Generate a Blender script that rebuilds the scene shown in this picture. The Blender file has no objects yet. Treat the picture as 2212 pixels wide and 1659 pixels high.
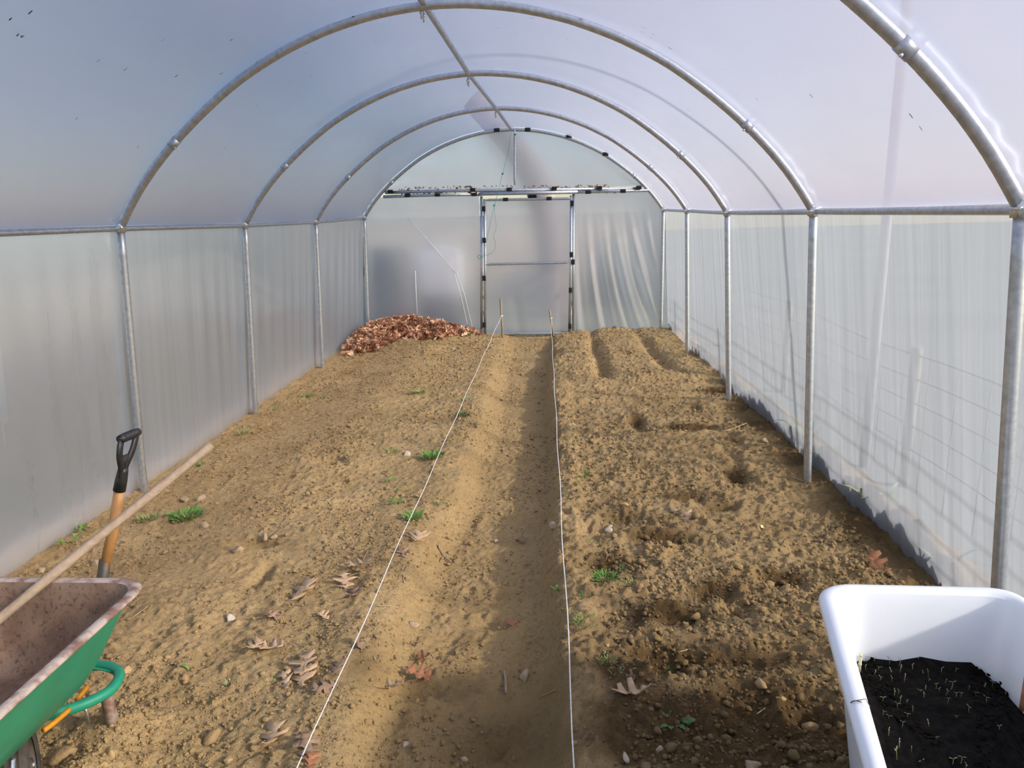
import bpy, math, random
import numpy as np
from mathutils import Vector, Matrix

random.seed(7); RNG = np.random.default_rng(7)
SC = bpy.context.scene; COL = SC.collection

# ------------------------------------------------------------------ camera
FPX = 1550.0
CAM = np.array([0.6713358, 0.0, 1.81564])
YAW, PITCH, ROLL = -0.06849614, -0.23270628, -0.02638721
def cam_axes():
    f = np.array([math.sin(YAW)*math.cos(PITCH), math.cos(YAW)*math.cos(PITCH), math.sin(PITCH)])
    r = np.array([math.cos(YAW), -math.sin(YAW), 0.0]); u = np.cross(r, f)
    c, s = math.cos(ROLL), math.sin(ROLL)
    return np.stack([c*r + s*u, -s*r + c*u, f])
AX = cam_axes()
cd = bpy.data.cameras.new('camera'); co = bpy.data.objects.new('camera', cd); COL.objects.link(co)
cd.sensor_width = 36; cd.sensor_fit = 'HORIZONTAL'; cd.lens = FPX/2212*36; cd.clip_start = 0.02; cd.clip_end = 400
m = Matrix.Identity(4)
for i in range(3):
    m[i][0] = AX[0][i]; m[i][1] = AX[1][i]; m[i][2] = -AX[2][i]; m[i][3] = CAM[i]
co.matrix_world = m; SC.camera = co

# ------------------------------------------------------------------ light
SUN_EL, SUN_AZ = math.radians(25.5), math.radians(21)
SUNV = Vector((math.cos(SUN_EL)*math.cos(SUN_AZ), -math.cos(SUN_EL)*math.sin(SUN_AZ), math.sin(SUN_EL)))
w = bpy.data.worlds.new('sky'); SC.world = w; w.use_nodes = True
wn = w.node_tree.nodes; wn.clear()
sky = wn.new('ShaderNodeTexSky'); sky.sky_type = 'NISHITA'; sky.sun_disc = False
sky.sun_elevation = SUN_EL; sky.sun_rotation = math.radians(90) + SUN_AZ
sky.air_density = 1.0; sky.dust_density = 1.6; sky.ozone_density = 1.0
bg = wn.new('ShaderNodeBackground'); bg.inputs[1].default_value = 0.27
out = wn.new('ShaderNodeOutputWorld')
w.node_tree.links.new(sky.outputs[0], bg.inputs[0]); w.node_tree.links.new(bg.outputs[0], out.inputs[0])
sl = bpy.data.lights.new('sun', 'SUN'); sl.energy = 5.5; sl.angle = math.radians(3.2); sl.color = (1.0, 0.945, 0.87)
so = bpy.data.objects.new('sun', sl); COL.objects.link(so)
so.rotation_euler = SUNV.to_track_quat('Z', 'Y').to_euler(); so.location = (8, -3, 6)
vs = SC.view_settings
vs.view_transform = 'Standard'; vs.look = 'None'; vs.gamma = 1.0; vs.use_curve_mapping = False; vs.exposure = -0.02
try:
    SC.cycles.max_bounces = 8; SC.cycles.transmission_bounces = 6
except Exception: pass

# ------------------------------------------------------------------ pixel helpers (photo 2212 x 1659)
def ray(px, py): return AX.T @ np.array([(px-1106)/FPX, -(py-829.5)/FPX, 1.0])
def PY(px, py, Y): d = ray(px, py); return CAM + d*(Y/d[1])
def PZ(px, py, z=0.0): d = ray(px, py); return CAM + d*((z-CAM[2])/d[2])

# ------------------------------------------------------------------ noise
def lattice(seed): return np.random.default_rng(seed).random((256, 256))
_lat = {}
def vnoise(x, y, seed=0):
    if seed not in _lat: _lat[seed] = lattice(seed)
    L = _lat[seed]; xi = np.floor(x).astype(int); yi = np.floor(y).astype(int)
    fx = x-xi; fy = y-yi; fx = fx*fx*fx*(fx*(fx*6-15)+10); fy = fy*fy*fy*(fy*(fy*6-15)+10)
    a = L[xi & 255, yi & 255]; b = L[(xi+1) & 255, yi & 255]; c = L[xi & 255, (yi+1) & 255]; d = L[(xi+1) & 255, (yi+1) & 255]
    return (a*(1-fx)+b*fx)*(1-fy)+(c*(1-fx)+d*fx)*fy - 0.5
def fbm(x, y, freq, octs, seed=0, gain=0.5):
    t = 0.0; a = 1.0
    for o in range(octs):
        t = t + a*vnoise(x*freq+o*17.3, y*freq+o*9.1, seed+o); freq *= 2.03; a *= gain
    return t
def sstep(a, b, x): t = np.clip((x-a)/(b-a), 0, 1); return t*t*(3-2*t)

# ------------------------------------------------------------------ mesh helpers
def link(o, parent=None):
    COL.objects.link(o)
    if parent is not None: o.parent = parent
    return o
def empty(name, loc=(0, 0, 0), rz=0):
    o = bpy.data.objects.new(name, None); o.location = loc; o.rotation_euler = (0, 0, rz); o.empty_display_size = 0.05
    COL.objects.link(o); return o
def tag(o, label=None, cat=None, group=None, kind=None):
    if label: o['label'] = label
    if cat: o['category'] = cat
    if group: o['group'] = group
    if kind: o['kind'] = kind
    return o
def mesh_np(name, V, Fc, mat=None, smooth=True):
    V = np.asarray(V, np.float32); me = bpy.data.meshes.new(name)
    if isinstance(Fc, np.ndarray):
        n, k = Fc.shape
        me.vertices.add(len(V)); me.vertices.foreach_set('co', V.ravel())
        me.loops.add(n*k); me.loops.foreach_set('vertex_index', Fc.ravel().astype(np.int32))
        me.polygons.add(n); me.polygons.foreach_set('loop_start', (np.arange(n)*k).astype(np.int32))
        me.update(calc_edges=True)
    else:
        me.from_pydata([tuple(map(float, v)) for v in V], [], [tuple(map(int, f)) for f in Fc]); me.update()
    if smooth: me.polygons.foreach_set('use_smooth', np.ones(len(me.polygons), bool))
    if mat: me.materials.append(mat)
    return me
def obj(name, V, Fc, mat, parent=None, smooth=True):
    o = bpy.data.objects.new(name, mesh_np(name, V, Fc, mat, smooth)); return link(o, parent)
class MB:
    def __init__(s): s.V = []; s.F = []
    def add(s, V, F):
        b = len(s.V); s.V += [tuple(map(float, v)) for v in V]; s.F += [tuple(int(i)+b for i in f) for f in F]; return s
    def build(s, name, mat, parent=None, smooth=True): return obj(name, s.V, s.F, mat, parent, smooth)
def tube_vf(pts, r, n=10, cap=True, flat=None):
    P = np.array([tuple(p) for p in pts], float); m_ = len(P); R = np.broadcast_to(np.asarray(r, float), (m_,))
    T = np.gradient(P, axis=0); T /= np.linalg.norm(T, axis=1)[:, None]+1e-12
    a = np.array([0, 0, 1.0]) if abs(T[0][2]) < .9 else np.array([1.0, 0, 0])
    u = np.cross(T[0], a); u /= np.linalg.norm(u); V = []
    for i in range(m_):
        u = u - T[i]*(u@T[i]); u /= np.linalg.norm(u); v = np.cross(T[i], u)
        fl = 1.0 if flat is None else flat[i]
        for k in range(n):
            t = 2*math.pi*k/n; V.append(P[i]+R[i]*(math.cos(t)*u+fl*math.sin(t)*v))
    F = [(i*n+k, i*n+(k+1) % n, (i+1)*n+(k+1) % n, (i+1)*n+k) for i in range(m_-1) for k in range(n)]
    if cap: F += [tuple(range(n))[::-1], tuple((m_-1)*n+k for k in range(n))]
    return V, F
def tube(name, pts, r, mat, parent=None, n=10, flat=None): V, F = tube_vf(pts, r, n, True, flat); return obj(name, V, F, mat, parent)
def box_vf(c, s, R=None):
    c = np.array(c, float); V = []
    for x in (-1, 1):
        for y in (-1, 1):
            for z in (-1, 1):
                v = np.array([x*s[0]/2, y*s[1]/2, z*s[2]/2]); V.append(c+(R@v if R is not None else v))
    return V, [(0, 1, 3, 2), (4, 6, 7, 5), (0, 4, 5, 1), (2, 3, 7, 6), (0, 2, 6, 4), (1, 5, 7, 3)]
def smooth_path(pts, k=6):
    P = [np.array(p, float) for p in pts]; P = [2*P[0]-P[1]]+P+[2*P[-1]-P[-2]]; out_ = []
    for i in range(1, len(P)-2):
        for j in range(k):
            t = j/k; a, b, c, d = P[i-1:i+3]
            out_.append(.5*((2*b)+(-a+c)*t+(2*a-5*b+4*c-d)*t*t+(-a+3*b-3*c+d)*t**3))
    out_.append(P[-2]); return out_
def grid_faces(nr, nc):
    i, j = np.meshgrid(np.arange(nr-1), np.arange(nc-1), indexing='ij'); a = (i*nc+j).ravel()
    return np.stack([a, a+1, a+nc+1, a+nc], 1)
def round_poly(cs, r, k=6):
    cs = [np.array(c, float) for c in cs]; n = len(cs); o = []
    for i in range(n):
        p, c, q = cs[i-1], cs[i], cs[(i+1) % n]
        a = (p-c)/np.linalg.norm(p-c); b = (q-c)/np.linalg.norm(q-c)
        A = c+a*r; B = c+b*r
        for j in range(k+1):
            t = j/k; o.append((1-t)**2*A+2*t*(1-t)*c+t*t*B)
    return np.array(o)
def rings_vf(rings, close_end=False, close_start=False):
    n = len(rings[0]); V = [v for r_ in rings for v in r_]
    F = [(i*n+k, i*n+(k+1) % n, (i+1)*n+(k+1) % n, (i+1)*n+k) for i in range(len(rings)-1) for k in range(n)]
    if close_end: F.append(tuple((len(rings)-1)*n+k for k in range(n)))
    if close_start: F.append(tuple(range(n))[::-1])
    return V, F

# ------------------------------------------------------------------ materials
def newmat(name):
    mt = bpy.data.materials.new(name); mt.use_nodes = True; nt = mt.node_tree; nt.nodes.clear()
    o = nt.nodes.new('ShaderNodeOutputMaterial'); return mt, nt, o
def N(nt, t, **kw):
    n = nt.nodes.new(t)
    for k, v in kw.items():
        if k in n.inputs: n.inputs[k].default_value = v
        else: setattr(n, k, v)
    return n
def ramp(nt, src, stops):
    r = nt.nodes.new('ShaderNodeValToRGB'); e = r.color_ramp.elements
    while len(e) < len(stops): e.new(0.5)
    for i, (p, c) in enumerate(stops): e[i].position = p; e[i].color = (*c, 1)
    nt.links.new(src, r.inputs[0]); return r
def noise(nt, scale, detail=4, rough=.55, vec=None, stretch=None):
    n = N(nt, 'ShaderNodeTexNoise'); n.inputs['Scale'].default_value = scale; n.inputs['Detail'].default_value = detail; n.inputs['Roughness'].default_value = rough
    g = nt.nodes.new('ShaderNodeNewGeometry'); src = g.outputs['Position']
    if vec == 'obj': src = nt.nodes.new('ShaderNodeTexCoord').outputs['Object']
    if stretch:
        mp = nt.nodes.new('ShaderNodeMapping'); mp.inputs['Scale'].default_value = stretch; nt.links.new(src, mp.inputs[0]); src = mp.outputs[0]
    nt.links.new(src, n.inputs['Vector']); return n
def simple(name, c1, c2=None, scale=20, rough=.7, metal=0, bump=0, bscale=60, stretch=None, vec=None, spec=.5, detail=5, lo=.35, hi=.65):
    mt, nt, o = newmat(name); b = N(nt, 'ShaderNodeBsdfPrincipled'); b.inputs['Roughness'].default_value = rough; b.inputs['Metallic'].default_value = metal
    b.inputs['Specular IOR Level'].default_value = spec
    n = noise(nt, scale, detail, vec=vec, stretch=stretch); r = ramp(nt, n.outputs[0], [(lo, c1), (hi, c2 or tuple(x*.8 for x in c1))])
    nt.links.new(r.outputs[0], b.inputs['Base Color'])
    if bump:
        n2 = noise(nt, bscale, 4, vec=vec, stretch=stretch); bp = N(nt, 'ShaderNodeBump'); bp.inputs['Strength'].default_value = bump; bp.inputs['Distance'].default_value = .01
        nt.links.new(n2.outputs[0], bp.inputs['Height']); nt.links.new(bp.outputs[0], b.inputs['Normal'])
    nt.links.new(b.outputs[0], o.inputs[0]); return mt
def film(name, transp, refr, transl, diff, col_t=(.9, .93, 1.0), col_d=(.85, .87, .92), streak=None, rr=.6, ior=1.3, gloss=.05, bump=.0, vary=.25, bscale=9, col_r=(1, 1, 1)):
    mt, nt, o = newmat(name); L = nt.links
    tot = transp+refr+transl+diff
    tr = N(nt, 'ShaderNodeBsdfTransparent'); tl = N(nt, 'ShaderNodeBsdfTranslucent'); df = N(nt, 'ShaderNodeBsdfDiffuse')
    tl.inputs[0].default_value = (*col_t, 1); df.inputs[0].default_value = (*col_d, 1)
    m1 = N(nt, 'ShaderNodeMixShader'); m1.inputs[0].default_value = diff/(transl+diff); L.new(tl.outputs[0], m1.inputs[1]); L.new(df.outputs[0], m1.inputs[2])
    if refr > 0:
        rf = N(nt, 'ShaderNodeBsdfRefraction'); rf.inputs['Roughness'].default_value = rr; rf.inputs['IOR'].default_value = ior; rf.inputs['Color'].default_value = (*col_r, 1)
        m2 = N(nt, 'ShaderNodeMixShader'); m2.inputs[0].default_value = refr/(refr+transp); L.new(tr.outputs[0], m2.inputs[1]); L.new(rf.outputs[0], m2.inputs[2]); clear = m2
    else: clear = tr
    m3 = N(nt, 'ShaderNodeMixShader'); base = (transl+diff)/tot
    n = noise(nt, 1.0 if streak else 3.0, 5, .6, stretch=streak)
    mr = N(nt, 'ShaderNodeMapRange'); mr.inputs['From Min'].default_value = .3; mr.inputs['From Max'].default_value = .7
    mr.inputs['To Min'].default_value = base*(1-vary); mr.inputs['To Max'].default_value = min(1, base*(1+vary))
    L.new(n.outputs[0], mr.inputs[0]); L.new(mr.outputs[0], m3.inputs[0]); L.new(clear.outputs[0], m3.inputs[1]); L.new(m1.outputs[0], m3.inputs[2])
    gl = N(nt, 'ShaderNodeBsdfGlossy'); gl.inputs['Roughness'].default_value = .22; gl.inputs[0].default_value = (1, 1, 1, 1)
    fr = N(nt, 'ShaderNodeLayerWeight'); fr.inputs[0].default_value = .25
    ml = N(nt, 'ShaderNodeMath', operation='MULTIPLY'); ml.inputs[1].default_value = gloss*4; L.new(fr.outputs['Fresnel'], ml.inputs[0])
    m4 = N(nt, 'ShaderNodeMixShader'); L.new(ml.outputs[0], m4.inputs[0]); L.new(m3.outputs[0], m4.inputs[1]); L.new(gl.outputs[0], m4.inputs[2])
    if bump:
        n2 = noise(nt, bscale, 3); bp = N(nt, 'ShaderNodeBump'); bp.inputs['Strength'].default_value = bump; bp.inputs['Distance'].default_value = .02
        L.new(n2.outputs[0], bp.inputs['Height'])
        for q in (tl, df, gl): L.new(bp.outputs[0], q.inputs['Normal'])
    L.new(m4.outputs[0], o.inputs[0]); return mt

M = {}
M['roof'] = film('roof_film', .13, .36, .28, .15, (.67, .68, .86), (.82, .82, 1.0), col_r=(.98, .94, 1.0), streak=(1.2, .5, 1.2), vary=.06, gloss=.04, bump=.12, bscale=2.2)
M['side_r'] = film('sun_side_film', .50, .03, .20, .14, (.54, .575, .64), (.66, .70, .77), streak=(1, 16, .35), vary=.16, gloss=.05, rr=.7)
M['side_l'] = film('shade_side_film', .04, .50, .16, .20, (.80, .83, .88), (.70, .72, .75), streak=(1, 16, .35), vary=.07, gloss=.06, rr=.8, ior=1.2)
M['end'] = film('end_film', .04, .42, .24, .19, (.60, .61, .66), (.58, .58, .60), col_r=(.80, .77, .84), streak=(3, 3, 2), vary=.15, gloss=.12, rr=.75, ior=1.22, bump=.1, bscale=14)
def galv():
    mt, nt, o = newmat('galvanised_steel'); b = N(nt, 'ShaderNodeBsdfPrincipled'); b.inputs['Metallic'].default_value = .85
    n = noise(nt, 35, 5); r = ramp(nt, n.outputs[0], [(.3, (.40, .425, .45)), (.7, (.58, .61, .645))]); nt.links.new(r.outputs[0], b.inputs['Base Color'])
    r2 = ramp(nt, n.outputs[0], [(.3, (.48,)*3), (.7, (.34,)*3)]); nt.links.new(r2.outputs[0], b.inputs['Roughness'])
    nt.links.new(b.outputs[0], o.inputs[0]); return mt
M['galv'] = galv()
M['bright'] = simple('bright_zinc', (.78, .79, .8), (.6, .61, .62), 60, .3, .9)
M['black'] = simple('black_plastic', (.012, .012, .012), (.022, .022, .022), 40, .45)
M['clip'] = simple('black_clip', (.006, .006, .007), (.012, .012, .012), 60, .6)
def soil():
    mt, nt, o = newmat('dry_sandy_soil'); L = nt.links
    b = N(nt, 'ShaderNodeBsdfPrincipled'); b.inputs['Roughness'].default_value = .95; b.inputs['Specular IOR Level'].default_value = .15
    n1 = noise(nt, 2.2, 6, .6); n2 = noise(nt, 60, 5, .7); n3 = noise(nt, 210, 3, .65)
    r1 = ramp(nt, n1.outputs[0], [(.3, (.40, .268, .120)), (.7, (.50, .345, .168))])
    r2 = ramp(nt, n2.outputs[0], [(.32, (.5, .47, .43)), (.5, (1.0, 1.0, 1.0)), (.7, (1.12, 1.12, 1.14))])
    mx = N(nt, 'ShaderNodeMix', data_type='RGBA', blend_type='MULTIPLY'); mx.inputs[0].default_value = .8
    L.new(r1.outputs[0], mx.inputs[6]); L.new(r2.outputs[0], mx.inputs[7])
    at = N(nt, 'ShaderNodeAttribute', attribute_name='soil_tone'); sp = N(nt, 'ShaderNodeSeparateColor'); L.new(at.outputs[0], sp.inputs[0])
    # damp earth plus painted near-end shade (red channel) with ragged edges, ochre subsoil (green channel)
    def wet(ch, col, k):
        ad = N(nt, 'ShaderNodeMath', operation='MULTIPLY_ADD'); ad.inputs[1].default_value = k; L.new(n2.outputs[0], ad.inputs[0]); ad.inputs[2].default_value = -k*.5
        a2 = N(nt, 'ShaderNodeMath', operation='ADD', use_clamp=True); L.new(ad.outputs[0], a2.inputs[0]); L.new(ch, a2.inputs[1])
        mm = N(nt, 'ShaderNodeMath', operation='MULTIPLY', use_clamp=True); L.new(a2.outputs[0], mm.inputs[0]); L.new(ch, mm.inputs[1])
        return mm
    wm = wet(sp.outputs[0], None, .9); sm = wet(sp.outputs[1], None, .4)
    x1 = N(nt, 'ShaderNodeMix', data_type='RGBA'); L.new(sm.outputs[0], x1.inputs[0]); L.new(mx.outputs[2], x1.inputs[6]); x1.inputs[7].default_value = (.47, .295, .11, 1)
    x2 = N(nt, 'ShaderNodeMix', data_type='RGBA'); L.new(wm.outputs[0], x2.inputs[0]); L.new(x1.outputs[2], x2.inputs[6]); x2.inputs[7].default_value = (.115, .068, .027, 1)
    L.new(x2.outputs[2], b.inputs['Base Color'])
    ad = N(nt, 'ShaderNodeMath', operation='ADD'); L.new(n2.outputs[0], ad.inputs[0]); L.new(n3.outputs[0], ad.inputs[1])
    bp = N(nt, 'ShaderNodeBump'); bp.inputs['Strength'].default_value = .8; bp.inputs['Distance'].default_value = .012
    L.new(ad.outputs[0], bp.inputs['Height']); L.new(bp.outputs[0], b.inputs['Normal']); L.new(b.outputs[0], o.inputs[0]); return mt
M['soil'] = soil()
M['clod'] = simple('soil_clod', (.44, .30, .15), (.31, .205, .095), 6, .95, bump=.5, bscale=90, spec=.1)
M['stone'] = simple('pale_stone', (.44, .33, .21), (.33, .235, .135), 30, .85, bump=.4, bscale=80, spec=.2)
M['stone_w'] = simple('white_stone', (.52, .43, .33), (.40, .31, .21), 30, .8, bump=.3, bscale=80, spec=.2)
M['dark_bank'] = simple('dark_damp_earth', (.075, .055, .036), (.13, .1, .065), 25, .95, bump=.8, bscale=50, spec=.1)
M['grass_out'] = simple('outside_grass', (.05, .075, .035), (.10, .11, .06), 1.2, .95, spec=.1)
M['leaf_tan'] = simple('dry_tan_leaf', (.60, .41, .25), (.44, .28, .16), 30, .75, spec=.25)
M['leaf_brown'] = simple('dry_brown_leaf', (.34, .22, .14), (.20, .125, .08), 30, .75, spec=.25)
M['leaf_red'] = simple('red_brown_leaf', (.40, .17, .08), (.27, .11, .055), 30, .7, spec=.3)
M['pile_a'] = simple('pile_leaf_copper', (.58, .31, .18), (.42, .20, .11), 12, .75, spec=.25)
M['pile_b'] = simple('pile_leaf_pale', (.74, .50, .33), (.58, .36, .22), 12, .75, spec=.25)
M['pile_c'] = simple('pile_leaf_dark', (.34, .15, .085), (.22, .09, .055), 12, .75, spec=.25)
M['yellow_leaf'] = simple('yellow_leaf', (.78, .62, .22), (.7, .55, .25), 30, .7)
M['weed'] = simple('weed_green', (.10, .22, .035), (.17, .30, .06), 30, .6, spec=.3)
M['weed_pale'] = simple('weed_yellow_green', (.22, .27, .08), (.30, .32, .13), 30, .65, spec=.3)
M['weed_dark'] = simple('weed_blue_green', (.055, .11, .03), (.09, .16, .045), 30, .6, spec=.3)
M['straw'] = simple('straw', (.50, .36, .18), (.40, .28, .13), 40, .8)
M['twig'] = simple('twig', (.36, .27, .19), (.25, .18, .12), 40, .85)
M['string'] = simple('white_string', (.78, .75, .70), (.6, .57, .52), 90, .9)
M['twine'] = simple('green_twine', (.02, .40, .28), (.03, .30, .22), 60, .6)
M['stake'] = simple('weathered_stake', (.36, .28, .18), (.24, .19, .13), 20, .85, stretch=(6, 6, .6))
M['pole'] = simple('weathered_wood_pole', (.42, .32, .215), (.31, .225, .145), 6, .8, bump=.25, bscale=20, stretch=(9, 3.0, 9), lo=.3, hi=.7)
M['shaft'] = simple('varnished_shaft', (.50, .255, .085), (.40, .19, .06), 8, .5, stretch=(8, 8, 1), lo=.3, hi=.7)
M['iron'] = simple('dark_iron', (.075, .062, .05), (.12, .095, .07), 25, .55, .4)
M['white'] = simple('white_plastic', (.77, .78, .80), (.74, .75, .77), 4, .33, spec=.5)
M['peat'] = simple('black_compost', (.004, .0035, .003), (.012, .0095, .0075), 40, .95, bump=.9, bscale=70, spec=.1)
M['seedling'] = simple('seedling_green', (.15, .18, .06), (.26, .28, .13), 40, .6)
M['cane'] = simple('pale_cane', (.72, .66, .42), (.6, .53, .32), 30, .6)
def green_paint():
    mt, nt, o = newmat('worn_green_paint'); L = nt.links; b = N(nt, 'ShaderNodeBsdfPrincipled'); b.inputs['Roughness'].default_value = .42
    n = noise(nt, 7, 5); r = ramp(nt, n.outputs[0], [(.3, (.010, .235, .125)), (.7, (.018, .30, .165))])
    n2 = noise(nt, 26, 6, .75); r2 = ramp(nt, n2.outputs[0], [(.64, (0, 0, 0)), (.74, (1, 1, 1))])
    mx = N(nt, 'ShaderNodeMix', data_type='RGBA'); L.new(r2.outputs[0], mx.inputs[0]); L.new(r.outputs[0], mx.inputs[6]); mx.inputs[7].default_value = (.34, .30, .20, 1)
    L.new(mx.outputs[2], b.inputs['Base Color']); L.new(b.outputs[0], o.inputs[0]); return mt
M['green'] = green_paint()
def rust():
    mt, nt, o = newmat('rusty_tray_lining'); L = nt.links; b = N(nt, 'ShaderNodeBsdfPrincipled'); b.inputs['Roughness'].default_value = .8
    n = noise(nt, 7, 6, .65); r = ramp(nt, n.outputs[0], [(.3, (.155, .090, .055)), (.5, (.24, .155, .10)), (.7, (.33, .235, .155))])
    n2 = noise(nt, 70, 5, .7); r2 = ramp(nt, n2.outputs[0], [(.33, (.35, .25, .2)), (.47, (1, 1, 1))])
    mx = N(nt, 'ShaderNodeMix', data_type='RGBA', blend_type='MULTIPLY'); mx.inputs[0].default_value = .85; L.new(r.outputs[0], mx.inputs[6]); L.new(r2.outputs[0], mx.inputs[7])
    L.new(mx.outputs[2], b.inputs['Base Color']); L.new(b.outputs[0], o.inputs[0]); return mt
M['rust'] = rust()
M['lip'] = simple('worn_rim_paint', (.47, .38, .31), (.21, .115, .08), 17, .7, lo=.42, hi=.60)
M['yellow'] = simple('yellow_wheel_paint', (.78, .33, .015), (.6, .24, .01), 20, .5)
M['rubber'] = simple('dusty_rubber', (.03, .027, .024), (.085, .07, .052), 18, .85)
M['bark'] = simple('outside_bark', (.30, .26, .235), (.20, .17, .15), 6, .9, bump=.4, bscale=14)
M['dark_bin'] = simple('dark_bin_plastic', (.055, .065, .06), (.08, .09, .085), 4, .6)
M['tank'] = simple('white_tank_plastic', (.66, .67, .65), (.58, .59, .57), 4, .5)
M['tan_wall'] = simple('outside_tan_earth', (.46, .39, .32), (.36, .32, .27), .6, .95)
M['pale_field'] = simple('outside_field', (.13, .135, .12), (.10, .105, .09), .4, .95, spec=.1)
M['hedge'] = simple('outside_hedge', (.17, .20, .18), (.24, .27, .23), 3, .9)
M['red_pot'] = simple('outside_red_plastic', (.55, .14, .07), (.45, .1, .05), 8, .6)
M['fence'] = simple('fence_wood', (.12, .115, .1), (.09, .085, .075), 8, .85)
M['pole_grey'] = simple('painted_grey_pole', (.20, .21, .23), (.17, .18, .2), 8, .8)
M['crease'] = simple('film_crease', (.75, .76, .78), (.7, .71, .73), 8, .35)
M['dry_back'] = simple('outside_dry_grass', (.34, .32, .23), (.24, .26, .15), 1.0, .95, spec=.1)
M['house'] = simple('outside_render', (.62, .52, .42), (.55, .46, .37), 2, .9)

# ------------------------------------------------------------------ frame geometry of the tunnel
S = 2.0616305; EZ = 1.79
HY = [4.60120-S + k*S for k in range(5)]                # y of the five hoops in view
# eave joints and apexes measured hoop by hoop
LE = [(-2.2, EZ)]; RE = [(2.2, EZ)]; AP = [(-.06, EZ+1.236)]
for k, (a, b, c) in enumerate(zip([(260, 492), (529, 486), (682, 479), (787, 470)], [(1757, 456), (1571, 459), (1484, 455), (1433, 453)],
                                  [(957, 8), (1045, 157), (1090, 233), (1125, 279)])):
    A = PY(*a, HY[k+1]); B = PY(*b, HY[k+1]); Cc = PY(*c, HY[k+1])
    LE.append((A[0], A[2])); RE.append((B[0], B[2])); AP.append(((A[0]+B[0])/2, Cc[2]))
AP[0] = (AP[1][0], AP[1][1])
LB = [(-2.285, -.04), (-2.278, -.044), (-2.335, -.038), (-2.326, -.023), (-2.269, -.02)]
RB = [(2.325, .03), (2.305, .036), (2.258, .065), (2.23, .077), (2.195, .061)]
yk = [-1.6]+HY
def ip(tab, j): return lambda y: np.interp(y, yk, [tab[0][j]]+[t[j] for t in tab])
lex, lez, rex, rez, apx, apz = ip(LE, 0), ip(LE, 1), ip(RE, 0), ip(RE, 1), ip(AP, 0), ip(AP, 1)
UX = np.array([0, .15, .42, .72, 1.02, 1.32, 1.6, 1.82, 2.02, 2.15, 2.2])/2.2
VZ = np.array([1.255, 1.25, 1.218, 1.145, 1.03, .872, .665, .475, .265, .09, 0])/1.255
def profile(y, off=0.0, n=64):
    # arch from left eave to right eave at distance y, pushed outwards by off
    th = np.linspace(-1, 1, n); u = np.sign(th)*np.interp(np.abs(th)**.9, np.linspace(0, 1, 11), UX) if False else th
    ua = np.abs(u); v = np.interp(ua, UX, VZ)
    ax, az = apx(y), apz(y)
    x = np.where(u < 0, ax+(ax-lex(y))*u, ax+(rex(y)-ax)*u)
    z = np.where(u < 0, lez(y)+(az-lez(y))*v, rez(y)+(az-rez(y))*v)
    P = np.stack([x, z], 1)
    if off:
        T = np.gradient(P, axis=0); Nn = np.stack([-T[:, 1], T[:, 0]], 1); Nn /= np.linalg.norm(Nn, axis=1)[:, None]; P = P+Nn*off
    return P
def smooth_profile(y, off=0.0, n=64):
    P = profile(y, off, 300); Q = P.copy()
    for _ in range(60): Q[1:-1] = (Q[:-2]+2*Q[1:-1]+Q[2:])/4
    s = np.r_[0, np.cumsum(np.linalg.norm(np.diff(Q, axis=0), axis=1))]
    t = np.linspace(0, s[-1], n); return np.stack([np.interp(t, s, Q[:, 0]), np.interp(t, s, Q[:, 1])], 1)
HR = .0255
FILM_L = lambda y: np.interp(y, [-1.6, 3.3, 5.3, 6.75, 8.2, 9.7, 10.8], [-2.34, -2.345, -2.34, -2.42, -2.44, -2.44, -2.35])
FILM_R = lambda y: np.interp(y, [-1.6, 3.3, 4.2, 4.9, 6.2, 7.1, 8.9, 10.8], [2.47, 2.47, 2.45, 2.45, 2.44, 2.385, 2.335, 2.30])

# ------------------------------------------------------------------ ground height
TL_Y = [-2, 2.0, 2.4, 3.0, 3.7, 4.5, 5.8, 7.9, 10.3, 11]; TL_X = [-.14, -.155, -.19, -.18, -.17, -.12, -.115, -.17, -.19, -.19]
TR_Y = [-2, 2.0, 3.0, 4.5, 5.8, 7.8, 10.2, 11]; TR_X = [.68, .68, .65, .644, .63, .60, .585, .58]
PITS = []  # (x, y, rx, ry, depth)
for px, py_, rx, ry, d in [(705, 985, .16, .13, .055), (690, 965, .1, .2, .03), (545, 1165, .15, .07, .055), (565, 1235, .05, .12, .04), (460, 1120, .1, .06, .02), (1592, 1338, .07, .10, .055), (1690, 1275, .10, .06, .05),
                           (1540, 1300, .1, .08, .035), (1440, 1180, .16, .08, .05), (1335, 1130, .12, .10, .035), (1560, 1105, .11, .08, .05), (1480, 1090, .2, .05, .03), (1660, 1440, .18, .09, .05), (1450, 1440, .12, .08, .04),
                           (1345, 1345, .12, .10, .035), (1470, 1350, .1, .08, .035), (1590, 1040, .08, .16, .045), (1585, 1000, .06, .2, .035), (1375, 920, .07, .18, .05), (1500, 935, .22, .06, .04), (1580, 955, .07, .14, .04), (1500, 892, .06, .12, .035),
                           (1560, 915, .06, .08, .03), (1430, 1000, .12, .08, .02), (1290, 1160, .1, .08, .03), (940, 790, .25, .08, .02), (800, 1075, .1, .12, .015), (1060, 1290, .10, .05, .03), (960, 1330, .06, .1, .02), (910, 1430, .09, .06, .035),
                           (1000, 1500, .16, .1, .025), (990, 1560, .1, .06, .03), (350, 1350, .1, .12, .025), (600, 1050, .12, .1, .02), (470, 1400, .12, .1, .02), (300, 1500, .15, .12, .02), (1460, 1575, .14, .08, .05), (1700, 1590, .15, .08, .05), (1745, 1550, .08, .06, .045), (1610, 1530, .1, .08, .04)]:
    g = PZ(px, py_); PITS.append((g[0], g[1], rx, ry, d))
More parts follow.
